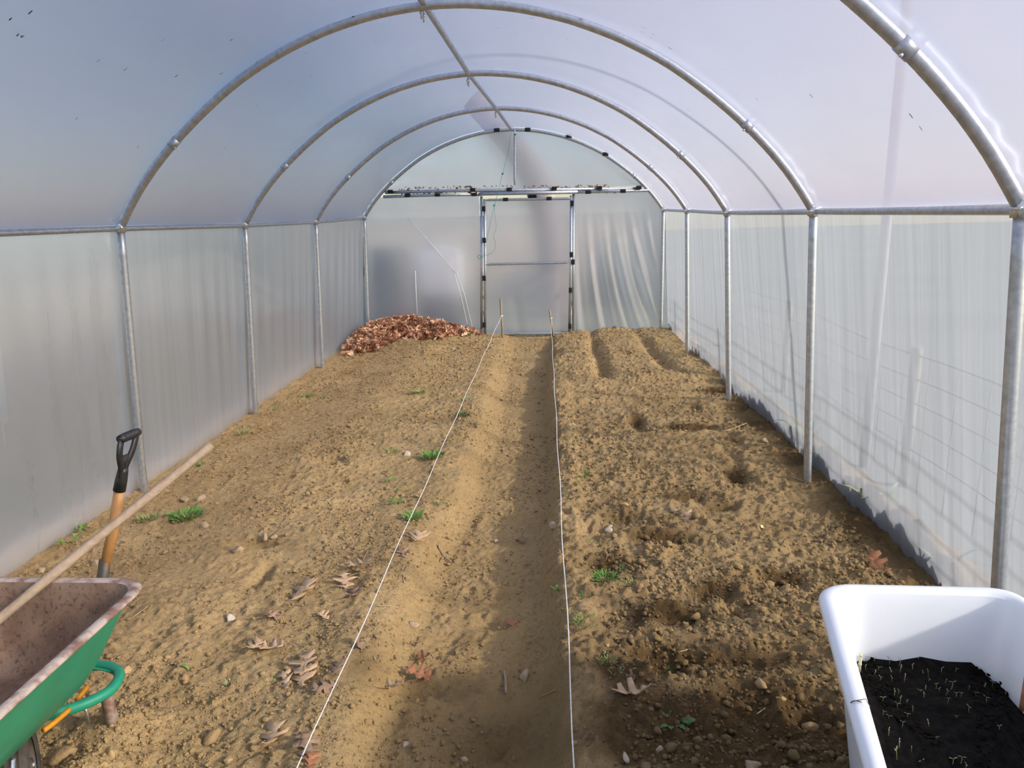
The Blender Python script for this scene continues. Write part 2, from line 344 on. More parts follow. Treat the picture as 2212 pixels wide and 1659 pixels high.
MOUNDS = [(-1.95, 10.4, .6, .75, .13), (-1.2, 10.85, .55, .35, .10), (-1.2, 9.7, .9, .5, .06), (-.95, 1.92, .10, .14, .085), (-.98, 2.2, .16, .12, .09), (.62, 1.2, .4, .8, .02)]
for px, py_, rx, ry, d in [(490, 1200, .22, .12, .035), (760, 1250, .3, .15, .03), (700, 1150, .35, .2, .03), (1640, 1480, .25, .15, .03), (1560, 1390, .2, .12, .03), (640, 1090, .3, .2, .02)]:
    g = PZ(px, py_); MOUNDS.append((g[0], g[1], rx, ry, d))
def ground(x, y, detail=True):
    x = np.asarray(x, float); y = np.asarray(y, float)
    wob = .028*fbm(x*0, y, 1.7, 3, 31)*2; wob2 = .034*fbm(x*0+3, y, 3.4, 3, 41)*2
    xl = np.interp(y, TL_Y, TL_X)+wob; xr = np.interp(y, TR_Y, TR_X)+wob2
    zl = -.03+.055*sstep(9.3, 10.7, y); zr = .018+.022*sstep(.7, 2.2, x)
    lw = np.interp(y, [2, 4, 7, 10.5], [.20, .22, .26, .26])
    inl = sstep(0, 1, (x-xl)/lw)              # 0 left bed .. 1 trench floor
    inr = sstep(0, 1, (xr+.03-x)/.12)         # 0 right bed .. 1 trench floor
    dep = np.interp(y, [-2, 8.6, 9.8, 10.6, 10.8], [.15, .15, .10, .025, .0])
    fl = np.minimum(inl, 1)*np.minimum(inr, 1)
    z = np.where(x < .25, zl*(1-inl), zr*(1-inr)) - dep*fl*(x > xl-.05)
    # raised rim of spoil along both trench edges
    z = z+.018*np.exp(-((x-xl+.10)/.10)**2)+.022*np.exp(-((x-xr-.10)/.07)**2)
    # drilled rows at the far right
    row = sstep(7.25, 7.75, y+.12*fbm(x, y, 2, 2, 51)*2)*sstep(.66, .85, x)
    f1 = np.exp(-((x-1.15-.04*fbm(x*0, y, 1.5, 2, 61))/.085)**2); f2 = np.exp(-((x-np.interp(y, [7.5, 8, 8.9, 10.1, 11], [2.06, 1.9, 1.86, 1.82, 1.80]))/.09)**2)
    z = z+row*(.055-.095*f1*sstep(7.45, 7.7, y)*(1-.5*sstep(9.6, 10.7, y))-.085*f2*sstep(7.45, 7.75, y)*(1-.6*sstep(9.4, 10.5, y)))
    z = z+.04*np.exp(-((y-7.55)/.16)**2)*sstep(.8, 1.0, x)
    ch = np.exp(-((y-np.interp(x, [.7, 1.25, 1.9, 2.3], [6.66, 6.88, 6.93, 7.05]))/.075)**2)*sstep(.75, 1.2, x); z = z-.05*ch
    pn = fbm(x, y, 7, 3, 71)
    for (a, b, rx, ry, d) in PITS:
        q = ((x-a)/rx)**2+((y-b)/ry)**2; near_ = q < 14; q = q*(1+1.1*pn); z = z+near_*(-d*np.exp(-np.clip(q, 0, 30)**1.3*1.1)+d*.16*np.exp(-((np.sqrt(np.abs(q))-1.5)/.4)**2))
    for (a, b, rx, ry, d) in MOUNDS: z = z+d*np.exp(-((x-a)/rx)**2-((y-b)/ry)**2)
    if detail:
        z = z+.030*fbm(x, y, .9, 2, 3)
        rough = np.where(x > xr, np.interp(y, [2, 5, 7, 11], [1.5, 1.25, 1.1, 1.1]), np.where(x > xl, .75, .8+.35*fbm(x, y, .8, 2, 77)))
        z = z+rough*(.022*fbm(x, y, 4.5, 3, 5, .5)+.028*np.maximum(0, fbm(x, y, 15, 2, 11, .6)-.08)+.034*np.maximum(0, fbm(x, y, 33, 2, 12, .6)-.10)+.010*fbm(x, y, 60, 2, 15, .6))
    return z
def gz(x, y): return float(ground(np.array([x]), np.array([y]))[0])
def G(px, py_):
    z = 0.0
    for _ in range(8): p = PZ(px, py_, z); z = .5*z+.5*gz(p[0], p[1])
    p = PZ(px, py_, z); return np.array([p[0], p[1], gz(p[0], p[1])])

xs = np.arange(-2.46, 2.5001, .0105)
ys = np.r_[np.arange(-1.6, 1.75, .06), np.arange(1.75, 3.6, .0085), np.arange(3.6, 5.5, .0115), np.arange(5.5, 8, .016), np.arange(8, 10.86, .022)]
YY, XX = np.meshgrid(ys, xs, indexing='ij'); ZZ = ground(XX.ravel(), YY.ravel()).reshape(XX.shape)
edge = np.maximum(sstep(-2.28, -2.40, XX), 0)*.0
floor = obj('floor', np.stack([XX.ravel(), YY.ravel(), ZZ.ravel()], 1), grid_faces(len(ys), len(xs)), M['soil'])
tag(floor, 'sandy brown earth floor of the tunnel with a dug trench down the middle', 'ground', kind='structure')
# soil tone attribute: R damp and shade painted in at the near end, G ochre subsoil
x_, y_ = XX.ravel(), YY.ravel()
xl_ = np.interp(y_, TL_Y, TL_X); xr_ = np.interp(y_, TR_Y, TR_X)
sub = sstep(0, .08, x_-xl_)*sstep(-.02, .05, xr_-x_)*np.interp(y_, [2, 6, 10], [.55, .42, .28])
damp = np.zeros_like(x_)  # damp soil; the nearest patches also deepen the shadow there by colour
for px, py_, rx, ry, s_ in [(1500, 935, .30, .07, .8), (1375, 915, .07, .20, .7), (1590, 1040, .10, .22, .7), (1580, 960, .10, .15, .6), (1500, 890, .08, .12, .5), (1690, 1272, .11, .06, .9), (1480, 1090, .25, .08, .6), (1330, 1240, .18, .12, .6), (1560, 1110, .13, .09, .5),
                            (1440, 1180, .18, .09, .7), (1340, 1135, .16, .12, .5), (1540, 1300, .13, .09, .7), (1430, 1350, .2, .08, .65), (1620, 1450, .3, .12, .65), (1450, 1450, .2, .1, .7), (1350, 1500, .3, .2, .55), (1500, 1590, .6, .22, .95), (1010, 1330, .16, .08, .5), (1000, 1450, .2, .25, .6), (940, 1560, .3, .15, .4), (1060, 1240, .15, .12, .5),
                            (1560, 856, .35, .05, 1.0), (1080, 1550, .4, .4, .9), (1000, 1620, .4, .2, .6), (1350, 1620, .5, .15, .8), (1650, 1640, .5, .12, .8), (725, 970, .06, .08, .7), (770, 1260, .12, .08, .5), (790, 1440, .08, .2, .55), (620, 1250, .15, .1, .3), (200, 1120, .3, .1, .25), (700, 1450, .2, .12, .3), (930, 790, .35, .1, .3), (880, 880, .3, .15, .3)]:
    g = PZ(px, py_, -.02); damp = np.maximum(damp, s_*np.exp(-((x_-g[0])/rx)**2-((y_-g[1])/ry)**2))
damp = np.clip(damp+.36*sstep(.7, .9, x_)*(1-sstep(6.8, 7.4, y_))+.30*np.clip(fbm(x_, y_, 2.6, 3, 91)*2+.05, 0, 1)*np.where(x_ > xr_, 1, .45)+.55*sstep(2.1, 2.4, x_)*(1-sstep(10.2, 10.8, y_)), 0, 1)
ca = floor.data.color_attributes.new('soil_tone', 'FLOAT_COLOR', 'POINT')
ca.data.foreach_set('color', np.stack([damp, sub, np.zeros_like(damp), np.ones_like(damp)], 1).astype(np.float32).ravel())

# outside land
def strip(name, x0, x1, y0, y1, nx, ny, fn, mat, label):
    X, Y = np.meshgrid(np.linspace(x0, x1, nx), np.linspace(y0, y1, ny)); Z = fn(X, Y)
    o = obj(name, np.stack([X.ravel(), Y.ravel(), Z.ravel()], 1), grid_faces(ny, nx), mat); tag(o, label, 'ground', kind='structure'); return o
strip('ground_left', -60, -2.46, -40, 70, 60, 60, lambda X, Y: -.03+.0*X, M['grass_out'], 'grassy ground outside the left film')
strip('ground_right', 2.48, 260, -40, 70, 60, 60, lambda X, Y: -.02+.0*X, M['pale_field'], 'grassy ground outside the right film')
strip('ground_back', -2.46, 2.48, 10.86, 70, 20, 60, lambda X, Y: -.03+.0*X, M['dry_back'], 'grassy ground behind the end wall')
strip('ground_front', -2.46, 2.48, -40, -1.6, 20, 40, lambda X, Y: -.03+.0*X, M['grass_out'], 'grassy ground before the tunnel mouth')
# earth banked against the films outside
def bank(name, fx, side, h0, mat, label):
    yb = np.arange(-1.4, 10.8, .012); rows = []
    h = h0*(1+.5*fbm(yb*0, yb, 1.3, 3, 101)*2+.35*fbm(yb*0, yb, 14, 3, 111)*2); h = np.maximum(h, .03); base = fx(yb)+side*.012
    for t, u in ((0, 0), (.0, .55), (.015, 1), (.05, .96), (.12, .7), (.25, .3), (.45, 0)):
        wv = .006*fbm(yb*0+t*40, yb, 30, 2, 121)
        rows.append(np.stack([base+side*(t+wv)+side*.014*u, yb, -.06+(h+.06)*u+.012*fbm(yb*0+t*30, yb, 22, 2, 131)*(u > .2)], 1))
    V = np.concatenate(rows); o = obj(name, V, grid_faces(7, len(yb)), mat); tag(o, label, 'earth bank', kind='structure'); return o
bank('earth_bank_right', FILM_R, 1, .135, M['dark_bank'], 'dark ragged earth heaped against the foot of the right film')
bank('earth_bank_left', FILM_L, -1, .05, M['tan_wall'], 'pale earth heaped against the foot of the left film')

# ------------------------------------------------------------------ films
yf = np.unique(np.r_[np.linspace(-1.6, HY[0], 20), *[np.linspace(HY[k], HY[k+1], 22) for k in range(4)]])
rows = []
for y in yf:
    P = smooth_profile(y, HR+.006, 90)
    k = (y-HY[0])/S; sag = .012*math.sin(math.pi*(k % 1))**2
    P[:, 1] -= sag*np.interp(np.linspace(-1, 1, 90), [-1, 0, 1], [.3, 1, .3])
    # small drag wrinkles beside each hoop foot
    dk = abs((k+.5) % 1-.5)*S; t = np.linspace(-1, 1, 90)
    wr = .006*np.exp(-(dk/.22)**2)*np.sin(np.abs(t)*150+dk*30)*sstep(.62, .95, np.abs(t)); P[:, 0] += np.sign(t)*wr
    rows.append(np.stack([P[:, 0], np.full(90, y), P[:, 1]], 1))
ceil = obj('ceiling', np.concatenate(rows), grid_faces(len(yf), 90), M['roof'])
tag(ceil, 'milky bluish polythene roof film stretched over the hoops', 'roof film', kind='structure')
def side(name, sx, ex, ez, fx, mat, label):
    yw = np.linspace(-1.6, HY[4]+.02, 260); zs = np.linspace(0, 1, 26); rows = []
    for t in zs:
        x = (ex(yw)+sx*(HR+.006))*(1-t)+fx(yw)*t; z = ez(yw)*(1-t)+(-.10)*t
        x = x+sx*.004*np.sin(yw*23+2*np.sin(yw*3))*np.sin(math.pi*t)+.003*fbm(yw, yw*0+t*2, 6, 2, 141)
        rows.append(np.stack([x, yw, z+0*yw], 1))
    o = obj(name, np.concatenate(rows), grid_faces(26, 260), mat); tag(o, label, 'wall film', kind='structure'); return o
side('wall_left', -1, lex, lez, FILM_L, M['side_l'], 'hazy grey beige side film along the left of the tunnel')
side('wall_right', 1, rex, rez, FILM_R, M['side_r'], 'sunlit pale grey side film along the right of the tunnel')
# front end behind the viewer
P = smooth_profile(-1.6, HR, 40); V = [(x, -1.6, z) for x, z in P]+[(x, -1.6, -.1) for x, z in P]
front = obj('wall_front', V, grid_faces(2, 40), M['roof']); tag(front, 'milky end film closing the near end of the tunnel', 'wall film', kind='structure')

# ------------------------------------------------------------------ hoops
HL = ['nearest steel hoop, its arch leaving through the top right of the frame', 'second steel hoop, large arch rising to the top edge of the frame',
      'third steel hoop, arch just behind the large one', 'fourth steel hoop, next to last before the end wall', 'last steel hoop, bordering the far end wall']
for k in range(5):
    y = HY[k]; h = empty('tunnel_hoop', (0, y, 0)); tag(h, HL[k], 'hoop', 'galvanised tunnel hoops')
    P = smooth_profile(y, 0, 72)
    tube('arch', [(x, 0, z) for x, z in P], HR, M['galv'], h, 14)
    for (ex, ez), (bx, bz), sgn in ((LE[k], LB[k], -1), (RE[k], RB[k], 1)):
        tube('post', [(ex, 0, ez+.02), (ex*.9+bx*.1, 0, ez*.9+bz*.1), (bx, 0, bz), (bx+.02*sgn, 0, bz-.2)], HR*.98, M['galv'], h, 14)
        tube('eave_clamp', [(ex, 0, ez-.03), (ex, 0, ez+.025)], HR*1.28, M['bright'], h, 14)
        tube('clamp_bolt', [(ex-sgn*.03, -.045, ez), (ex-sgn*.03, .0, ez)], .008, M['bright'], h, 6)
        i0 = 9 if sgn < 0 else 72-10
        q = [P[i0-1], P[i0], P[i0+1]]
        tube('sleeve_joint', [(q[0][0]*.3+q[1][0]*.7, 0, q[0][1]*.3+q[1][1]*.7), (q[1][0], 0, q[1][1]), (q[2][0]*.5+q[1][0]*.5, 0, q[2][1]*.5+q[1][1]*.5)], HR*1.12, M['galv'], h, 14)
        tube('rivet', [(q[1][0]-sgn*.02, -.03, q[1][1]-.03), (q[1][0]-sgn*.02, -.022, q[1][1]-.03)], .007, M['bright'], h, 6)
def rail(name, fx, fz, r, label, off=0, zoff=0):
    pts = [(float(fx(y))+off, y, float(fz(y))+zoff) for y in np.linspace(-1.6, HY[4], 60)]
    o = tube(name, pts, r, M['galv'], None, 12); tag(o, label, 'rail'); return o
rail('eave_rail', lex, lez, .018, 'horizontal steel eave rail along the left side wall', -.012, -.005)
rail('eave_rail', rex, rez, .018, 'horizontal steel eave rail along the right side wall', .012, -.005)
# ridge pole, slightly left of the apex, below the hoops
rp = [PY(912, 2, HY[1]-.05), PY(1013, 160, HY[2]), PY(1073, 236, HY[3]), PY(1104, 280, HY[4]-.02)]
d0 = (rp[1]-rp[0]); pre = [rp[0]-d0*t for t in (2.9, 1.5)]
rdg = empty('ridge_pole', tuple(rp[3])); tag(rdg, 'long steel ridge pole running under the hoop tops', 'pole')
tube('ridge_tube', [np.array(p)-rp[3] for p in pre+rp], .0205, M['galv'], rdg, 12)
for k in range(3):
    c = rp[k]-rp[3]
    for dy in (-.03, .05):
        tube('clamp_bolt', [c+np.array([-.025, dy+.12, .02]), c+np.array([-.025, dy+.12, -.075])], .006, M['bright'], rdg, 6)
        tube('clamp_nut', [c+np.array([-.025, dy+.12, -.03]), c+np.array([-.025, dy+.12, -.045])], .012, M['bright'], rdg, 6)
    tube('ridge_clamp', [c+np.array([-.03, .12, .02]), c+np.array([.0, .12, .03]), c+np.array([.035, .12, .02])], .016, M['galv'], rdg, 8)

# ------------------------------------------------------------------ end wall
Y4 = HY[4]; YF = Y4+.02
def B(px, py_, dy=0.0): return PY(px, py_, Y4+dy)
prof = smooth_profile(Y4, 0, 120)
def ztop(x): return float(np.interp(x, prof[:, 0], prof[:, 1]))
wb = empty('wall_back', (0, Y4, 0)); tag(wb, 'hazy polythene end wall closing the far end of the tunnel', 'end wall', kind='structure')
LOC = np.array([0, Y4, 0])
zb_u = B(1112, 409)[2]; zb_l = B(1112, 418)[2]
# gable film
xg = np.linspace(prof[0][0]+.0, prof[-1][0], 60); V = []
for j in range(10):
    for x in xg:
        z0 = zb_u; z1 = max(ztop(x), z0); V.append((x, .02+.006*math.sin(x*9+j), z0+(z1-z0)*j/9))
obj('gable_film', V, grid_faces(10, 60), M['end'], wb)
xjl = B(1040, 580)[0]; xjr = B(1240, 580)[0]
def panel(name, x0, x1, z1f, n, m_, fn):
    V = []
    for j in range(m_):
        for i in range(n):
            t = i/(n-1); s = j/(m_-1); x = x0(s)+(x1(s)-x0(s))*t; z1 = min(z1f, ztop(x)+.0); z = -.12+(z1+.12)*s
            V.append((x, .025+fn(x, z, t, s), z))
    return obj(name, V, grid_faces(m_, n), M['end'], wb)
lpost = lambda s: float(FILM_L(Y4))*(1-s)+(LE[4][0]-HR)*s; rpost = lambda s: float(FILM_R(Y4))*(1-s)+(RE[4][0]+HR)*s
panel('left_film_panel', lambda s: lpost(min(1, s*1.15)), lambda s: xjl, zb_l, 60, 50, lambda x, z, t, s: .006*math.sin(x*6+z*3)+.008*math.exp(-((x+.9-.5*(1.2-z)*.3)/.03)**2)*(z < 1.2))
def folds(x, z, t, s):
    # fan of drag folds falling from upper left to lower right
    u = t-.42*(1-s)**1.2*(t*.9+.15); a = .034*sstep(.98, .4, np.float64(s))*sstep(0, .08, np.float64(t))*sstep(1, .75, np.float64(t))
    return float(a*(math.sin(u*40)+.5*math.sin(u*71+1.3))+.008*math.sin(x*6+z*2))
panel('right_film_panel', lambda s: xjr, lambda s: rpost(min(1, s*1.15)), zb_l, 150, 50, folds)
ef = empty('end_frame', (0, Y4, 0)); tag(ef, 'steel tube cross bars and door jambs of the far end wall', 'frame')
def bt(name, pts, r, parent, dy=0.0, flat=None, n=10, mat='galv'): return tube(name, [B(*p, dy)-LOC for p in pts], r, M[mat], parent, n, flat)
bt('upper_bar', [(832, 416), (1000, 412), (1390, 407)], .024, ef)
bt('lower_bar', [(828, 425), (940, 421), (1040, 420)], .024, ef, -.01)
bt('lower_bar', [(1036, 419), (1248, 415)], .026, ef, -.03)
bt('lower_bar', [(1246, 415), (1402, 411)], .023, ef, -.01)
bt('king_post', [(1112, 280), (1112, 292), (1112, 390), (1112, 400)], [.022, .019, .019, .024], ef, -.02, [.4, 1, 1, .4])
bt('door_jamb', [(1040, 424), (1040, 724)], .019, ef)
bt('door_jamb', [(1239, 418), (1238, 724)], .019, ef)
def clip(parent, px, py_, vert=False, dy=-.03, w=.075):
    c = B(px, py_, dy)-LOC; sz = (.048, .03, w) if vert else (w, .03, .05)
    V, F = box_vf(c, sz); V2, F2 = box_vf(c+np.array([0, -.018, 0]), (sz[0]*.35, .012, sz[2]*.35))
    mb = MB().add(V, F).add(V2, F2); return mb.build('film_clip', M['clip'], parent, False)
for p in [(843, 414), (1021, 410), (1100, 409), (1197, 407), (1295, 406), (1380, 405)]: clip(ef, *p)
for p in [(880, 422), (945, 421), (1025, 420), (1270, 415), (1346, 413)]: clip(ef, *p)
for p in [(1073, 281), (1140, 280), (1229, 294), (1308, 333)]: clip(ef, *p, dy=-.02, w=.08)
clip(ef, 1145, 413, dy=.03, w=.12); clip(ef, 1150, 424, dy=.03, w=.12)
door = empty('door_1', (B(1140, 722)[0], Y4, 0)); tag(door, 'steel framed polythene door in the middle of the end wall', 'door', kind='structure')
DL = np.array(door.location)
def dt(name, pts, r, dy=-.02, flat=None): return tube(name, [B(*p, dy)-DL for p in pts], r, M['galv'], door, 10, flat)
dt('stile', [(1047, 430), (1048, 580), (1048, 724)], .021); dt('stile', [(1234, 422), (1233, 580), (1230, 716)], .021)
fl = [.4, 1, 1, .4]
dt('top_rail', [(1049, 433), (1056, 432), (1228, 429), (1233, 428)], .019, -.02, fl)
dt('middle_rail', [(1050, 572), (1056, 571), (1222, 567), (1229, 566)], .019, -.02, fl)
dt('bottom_rail', [(1049, 722), (1056, 721), (1222, 720), (1229, 720)], .02, -.02, fl)
V = []
for j in range(30):
    for i in range(30):
        t = i/29; s = j/29; pt = B(1047+186*t, 722-292*s)-DL; V.append((pt[0], .012+.006*math.sin(t*7+s*5)+.018*math.exp(-((t-.2-.4*(1-s)*.5)/.05)**2)*(s < .3), pt[2]))
obj('door_film', V, grid_faces(30, 30), M['end'], door)
for p in [(1045, 451), (1046, 519), (1046, 601), (1046, 702)]: c = clip(door, *p, vert=True, dy=-.045); c.location = LOC-DL
for p in [(1236, 439), (1234, 550), (1238, 566), (1232, 627), (1231, 705)]: c = clip(door, *p, vert=True, dy=-.045); c.location = LOC-DL
for p in [(1092, 431), (1186, 429)]: c = clip(door, *p, dy=-.045); c.location = LOC-DL
# litter caught in the fold of film along the bar
mb = MB()
for i in range(420):
    px = random.choice([random.uniform(860, 1030), random.uniform(1000, 1330), random.uniform(1130, 1320)]); py_ = 406-(px-1112)*.011+random.uniform(-4, 7)+(6 if random.random() < .5 else -1)
    c = B(px, py_, .0)-LOC; a = random.uniform(0, 6.28); l = random.uniform(.008, .032)
    d = np.array([math.cos(a)*l, random.uniform(-.01, .01), math.sin(a)*l*.6]); e = np.array([-d[2], .006, d[0]])*.45
    mb.add([c-d, c-e, c+d, c+e], [(0, 1, 2, 3)])
lit = mb.build('leaf_litter', M['leaf_brown'], None, False); lit.location = (0, Y4, 0)
tag(lit, 'brown leaf crumbs caught in the film along the end wall cross bar', 'leaf litter', kind='stuff')
# green twine
tw = empty('green_twine', tuple(B(1105, 285, -.04))); tag(tw, 'thin green twine hanging from the ridge beside the door', 'twine'); TL_ = np.array(tw.location)
tube('twine', [p-TL_ for p in smooth_path([B(1104, 287, -.05), B(1097, 330, -.05), B(1086, 374, -.06), B(1078, 408, -.07), B(1068, 443, -.08), B(1055, 500, -.08), B(1046, 545, -.07), B(1038, 555, -.06)], 4)], .0028, M['twine'], tw, 5)
tube('twine', [p-TL_ for p in smooth_path([B(1068, 443, -.08), B(1069, 465, -.08), B(1072, 490, -.08), B(1066, 510, -.08), B(1070, 525, -.08), B(1068, 540, -.08), B(1058, 549, -.08), B(1040, 554, -.06)], 4)], .0028, M['twine'], tw, 5)
for p in [(1086, 375), (1068, 443), (1113, 290)]:
    c = B(*p, -.06)-TL_; tube('knot', [c+np.array([-.02, 0, -.008]), c, c+np.array([.008, -.004, .012]), c+np.array([.0, 0, -.015])], .009, M['twine'], tw, 5)
c = B(1036, 555, -.05)-TL_
tube('twine_loop', [c+np.array([.026*math.cos(a), 0, .026*math.sin(a)]) for a in np.linspace(0, 6.28, 14)], .0045, M['twine'], tw, 5)

# ------------------------------------------------------------------ wheelbarrow
wbz = -.03
bar = empty('wheelbarrow', (-1.1, 1.75, wbz)); tag(bar, 'green wheelbarrow with rusty brown tray at the lower left', 'wheelbarrow'); BL_ = np.array(bar.location)
def quad(x0, x1, y0, y1, z, r, k=7): return [np.array([p[0], p[1], z])-BL_ for p in round_poly([(x1, y1), (x1, y0), (x0, y0), (x0, y1)], r, k)]
X0, X1, Yn, Yr = -1.44, -.785, 2.185, 1.20
rim = [quad(X0, X1, Yr, Yn, .60, .10), quad(X0+.05, X1-.05, Yr+.10, Yn-.03, .50, .10), quad(X0+.11, X1-.11, Yr+.2, Yn-.06, .38, .10), quad(X0+.155, X1-.15, Yr+.27, Yn-.085, .315, .11), quad(X0+.19, X1-.185, Yr+.3, Yn-.12, .298, .10)]
V, F = rings_vf(rim, True); obj('tray', V, F, M['green'], bar)
inn = [[p+np.array([0, 0, .006]) for p in r_] for r_ in [quad(X0+.012, X1-.012, Yr+.012, Yn-.012, .598, .095), quad(X0+.06, X1-.06, Yr+.11, Yn-.04, .50, .095), quad(X0+.12, X1-.12, Yr+.21, Yn-.07, .385, .095), quad(X0+.165, X1-.16, Yr+.28, Yn-.095, .325, .10), quad(X0+.2, X1-.195, Yr+.31, Yn-.13, .308, .09)]]
V, F = rings_vf(inn, True); lin = obj('tray_lining', V, F, M['rust'], bar); tag(lin, 'rusty brown inner face of the tray')
lipr = [quad(X0+.012, X1-.012, Yr+.012, Yn-.012, .601, .095), quad(X0, X1, Yr, Yn, .608, .10), quad(X0-.02, X1+.02, Yr-.02, Yn+.02, .606, .115), quad(X0-.026, X1+.026, Yr-.026, Yn+.026, .597, .12), quad(X0-.02, X1+.02, Yr-.02, Yn+.02, .589, .115), quad(X0, X1, Yr, Yn, .592, .10)]
V, F = rings_vf(lipr); o = obj('rim', V, F, M['lip'], bar); tag(o, 'worn pinkish brown rolled rim of the tray')
def L(*p): return np.array(p, float)-BL_
loop = [L(-.90, .75, .62), L(-.94, 1.3, .345), L(-1.05, 1.65, .285), L(-1.075, 1.88, .26), L(-1.045, 1.98, .225), L(-1.005, 2.06, .195), L(-.962, 2.14, .185), L(-.957, 2.2, .185), L(-.985, 2.262, .185), L(-1.05, 2.295, .188), L(-1.12, 2.295, .188), L(-1.18, 2.25, .188), L(-1.20, 2.16, .19), L(-1.19, 2.06, .20), L(-1.17, 1.88, .26), L(-1.20, 1.65, .285), L(-1.24, 1.3, .345), L(-1.27, .75, .62)]
tube('frame_tube', smooth_path(loop, 6), .019, M['green'], bar, 12)
for gx in (-.90, -1.27): tube('handle_grip', [L(gx, .62, .685), L(gx, .80, .595)], .021, M['black'], bar, 10)
tube('tray_brace', [L(-1.02, 2.27, .185), L(-1.05, 2.20, .25), L(-1.06, 2.14, .34)], .014, M['green'], bar, 6, [.3, .3, .3])
tube('tray_brace', [L(-1.11, 2.285, .185), L(-1.12, 2.20, .25), L(-1.13, 2.14, .34)], .02, M['green'], bar, 6, [.3, .3, .3])
for lx in (-.90, -1.28):
    tube('leg', smooth_path([L(lx, 1.62, .30), L(lx, 1.55, .10), L(lx, 1.5, -.02), L(lx, 1.42, -.02), L(lx, 1.36, .10), L(lx, 1.32, .32)], 5), .0145, M['green'], bar, 8)
tube('leg_strut', [L(-.905, 1.66, .33), L(-.92, 1.58, .02)], .009, M['galv'], bar, 6, [.4, .4])
tube('nose_foot', [L(-.968, 2.15, .18), L(-.972, 2.16, .14), L(-.975, 2.17, .04)], [.017, .02, .024], M['lip'], bar, 6)
tube('foot_bolt', [L(-1.0, 2.085, .19), L(-.998, 2.085, .11)], .006, M['bright'], bar, 6)
wh = empty('wheel'); wh.parent = bar; wh.location = tuple(L(-1.09, 1.85, .115)); wh.scale = (1.0, .86, .86); wh.rotation_euler = (0, 0, math.radians(34))
def revolve(prof_, n=36):
    V = []; F = []; k = len(prof_)
    for i in range(n):
        a = 2*math.pi*i/n
        for (x, r) in prof_: V.append((x, r*math.cos(a), r*math.sin(a)))
    for i in range(n):
        for j in range(k-1): F.append((i*k+j, ((i+1) % n)*k+j, ((i+1) % n)*k+j+1, i*k+j+1))
    return V, F
tp = [(-.05, .115), (-.058, .15), (-.052, .178), (-.038, .192)]
for g in (-.03, -.01, .01, .03): tp += [(g-.007, .199), (g-.0035, .193), (g+.0035, .193), (g+.007, .199)]
tp += [(.038, .192), (.052, .178), (.058, .15), (.05, .115)]
V, F = revolve(tp, 48); o = obj('tyre', V, F, M['rubber'], wh)
V, F = revolve([(-.045, .118), (-.02, .105), (-.015, .03), (-.05, .028), (-.05, .0)], 36); o = obj('wheel_rim', V, F, M['iron'], wh)
V, F = revolve([(.05, .0), (.05, .028), (.015, .03), (.02, .105), (.05, .125)], 36); o = obj('wheel_rim', V, F, M['iron'], wh)
tube('axle', [(-.055, 0, 0), (.055, 0, 0)], .01, M['galv'], wh, 8)
# yellow mudguard arc showing below the tray
for a_ in ([PZ(94, 1578, .262), PZ(122, 1557, .256), PZ(149, 1533, .25)], [PZ(166, 1512, .14), PZ(178, 1498, .145), PZ(189, 1483, .15)]):
    tube('yellow_brace', [p-BL_ for p in smooth_path(a_, 4)], .009, M['yellow'], bar, 8)

# ------------------------------------------------------------------ pole across the barrow, shovel
A = PY(115, 1243, 2.185); Bp = PY(455, 960, 2.72); dpl = A-Bp; near = A+dpl*(A[2]-.44)/(Bp[2]-A[2])
pl = tube('tool_handle', [near+(Bp-near)*t+np.array([0, 0, .004*math.sin(t*5)]) for t in np.linspace(0, 1, 20)], [.0172+.001*math.sin(i) for i in range(20)], M['pole'], None, 12)
tag(pl, 'long weathered wooden tool handle lying across the wheelbarrow', 'tool handle')
YS = 2.62
s0 = PY(224, 1245, YS); s1 = PY(243, 1150, YS+.01); s2 = PY(259, 1052, YS+.02)
ax = (s2-s0)/np.linalg.norm(s2-s0); gnd = s0-ax*((s0[2]-gz(s0[0], s0[1]))/ax[2])
sh = empty('shovel', tuple(gnd)); tag(sh, 'shovel with black D grip stuck upright behind the wheelbarrow', 'shovel'); SL = gnd
s_iron = PY(227, 1210, YS)
tube('shaft', [s_iron-SL-ax*.1, s1-SL, s2-SL+ax*.03], [.0205, .021, .0205], M['shaft'], sh, 14)
tube('socket', [s_iron-SL, s0-SL-ax*.1, s0-SL-ax*.42], [.0225, .023, .021], M['iron'], sh, 12)
bw = np.array([.85, .5, 0]); bw /= np.linalg.norm(bw); bn = np.cross(ax, bw)
V = []
for j in range(8):
    t = j/7; c = gnd-SL+ax*(-.03-.3*t); wdt = .11*(1-.55*t**3)*(.55+.45*min(1, t*6))
    for i in range(7):
        u = i/6*2-1; V.append(c+bw*wdt*u+bn*(.025*(u*u-.5)))
bl = obj('blade', V, grid_faces(8, 7), M['iron'], sh); sm = bl.modifiers.new('thickness', 'SOLIDIFY'); sm.thickness = .003
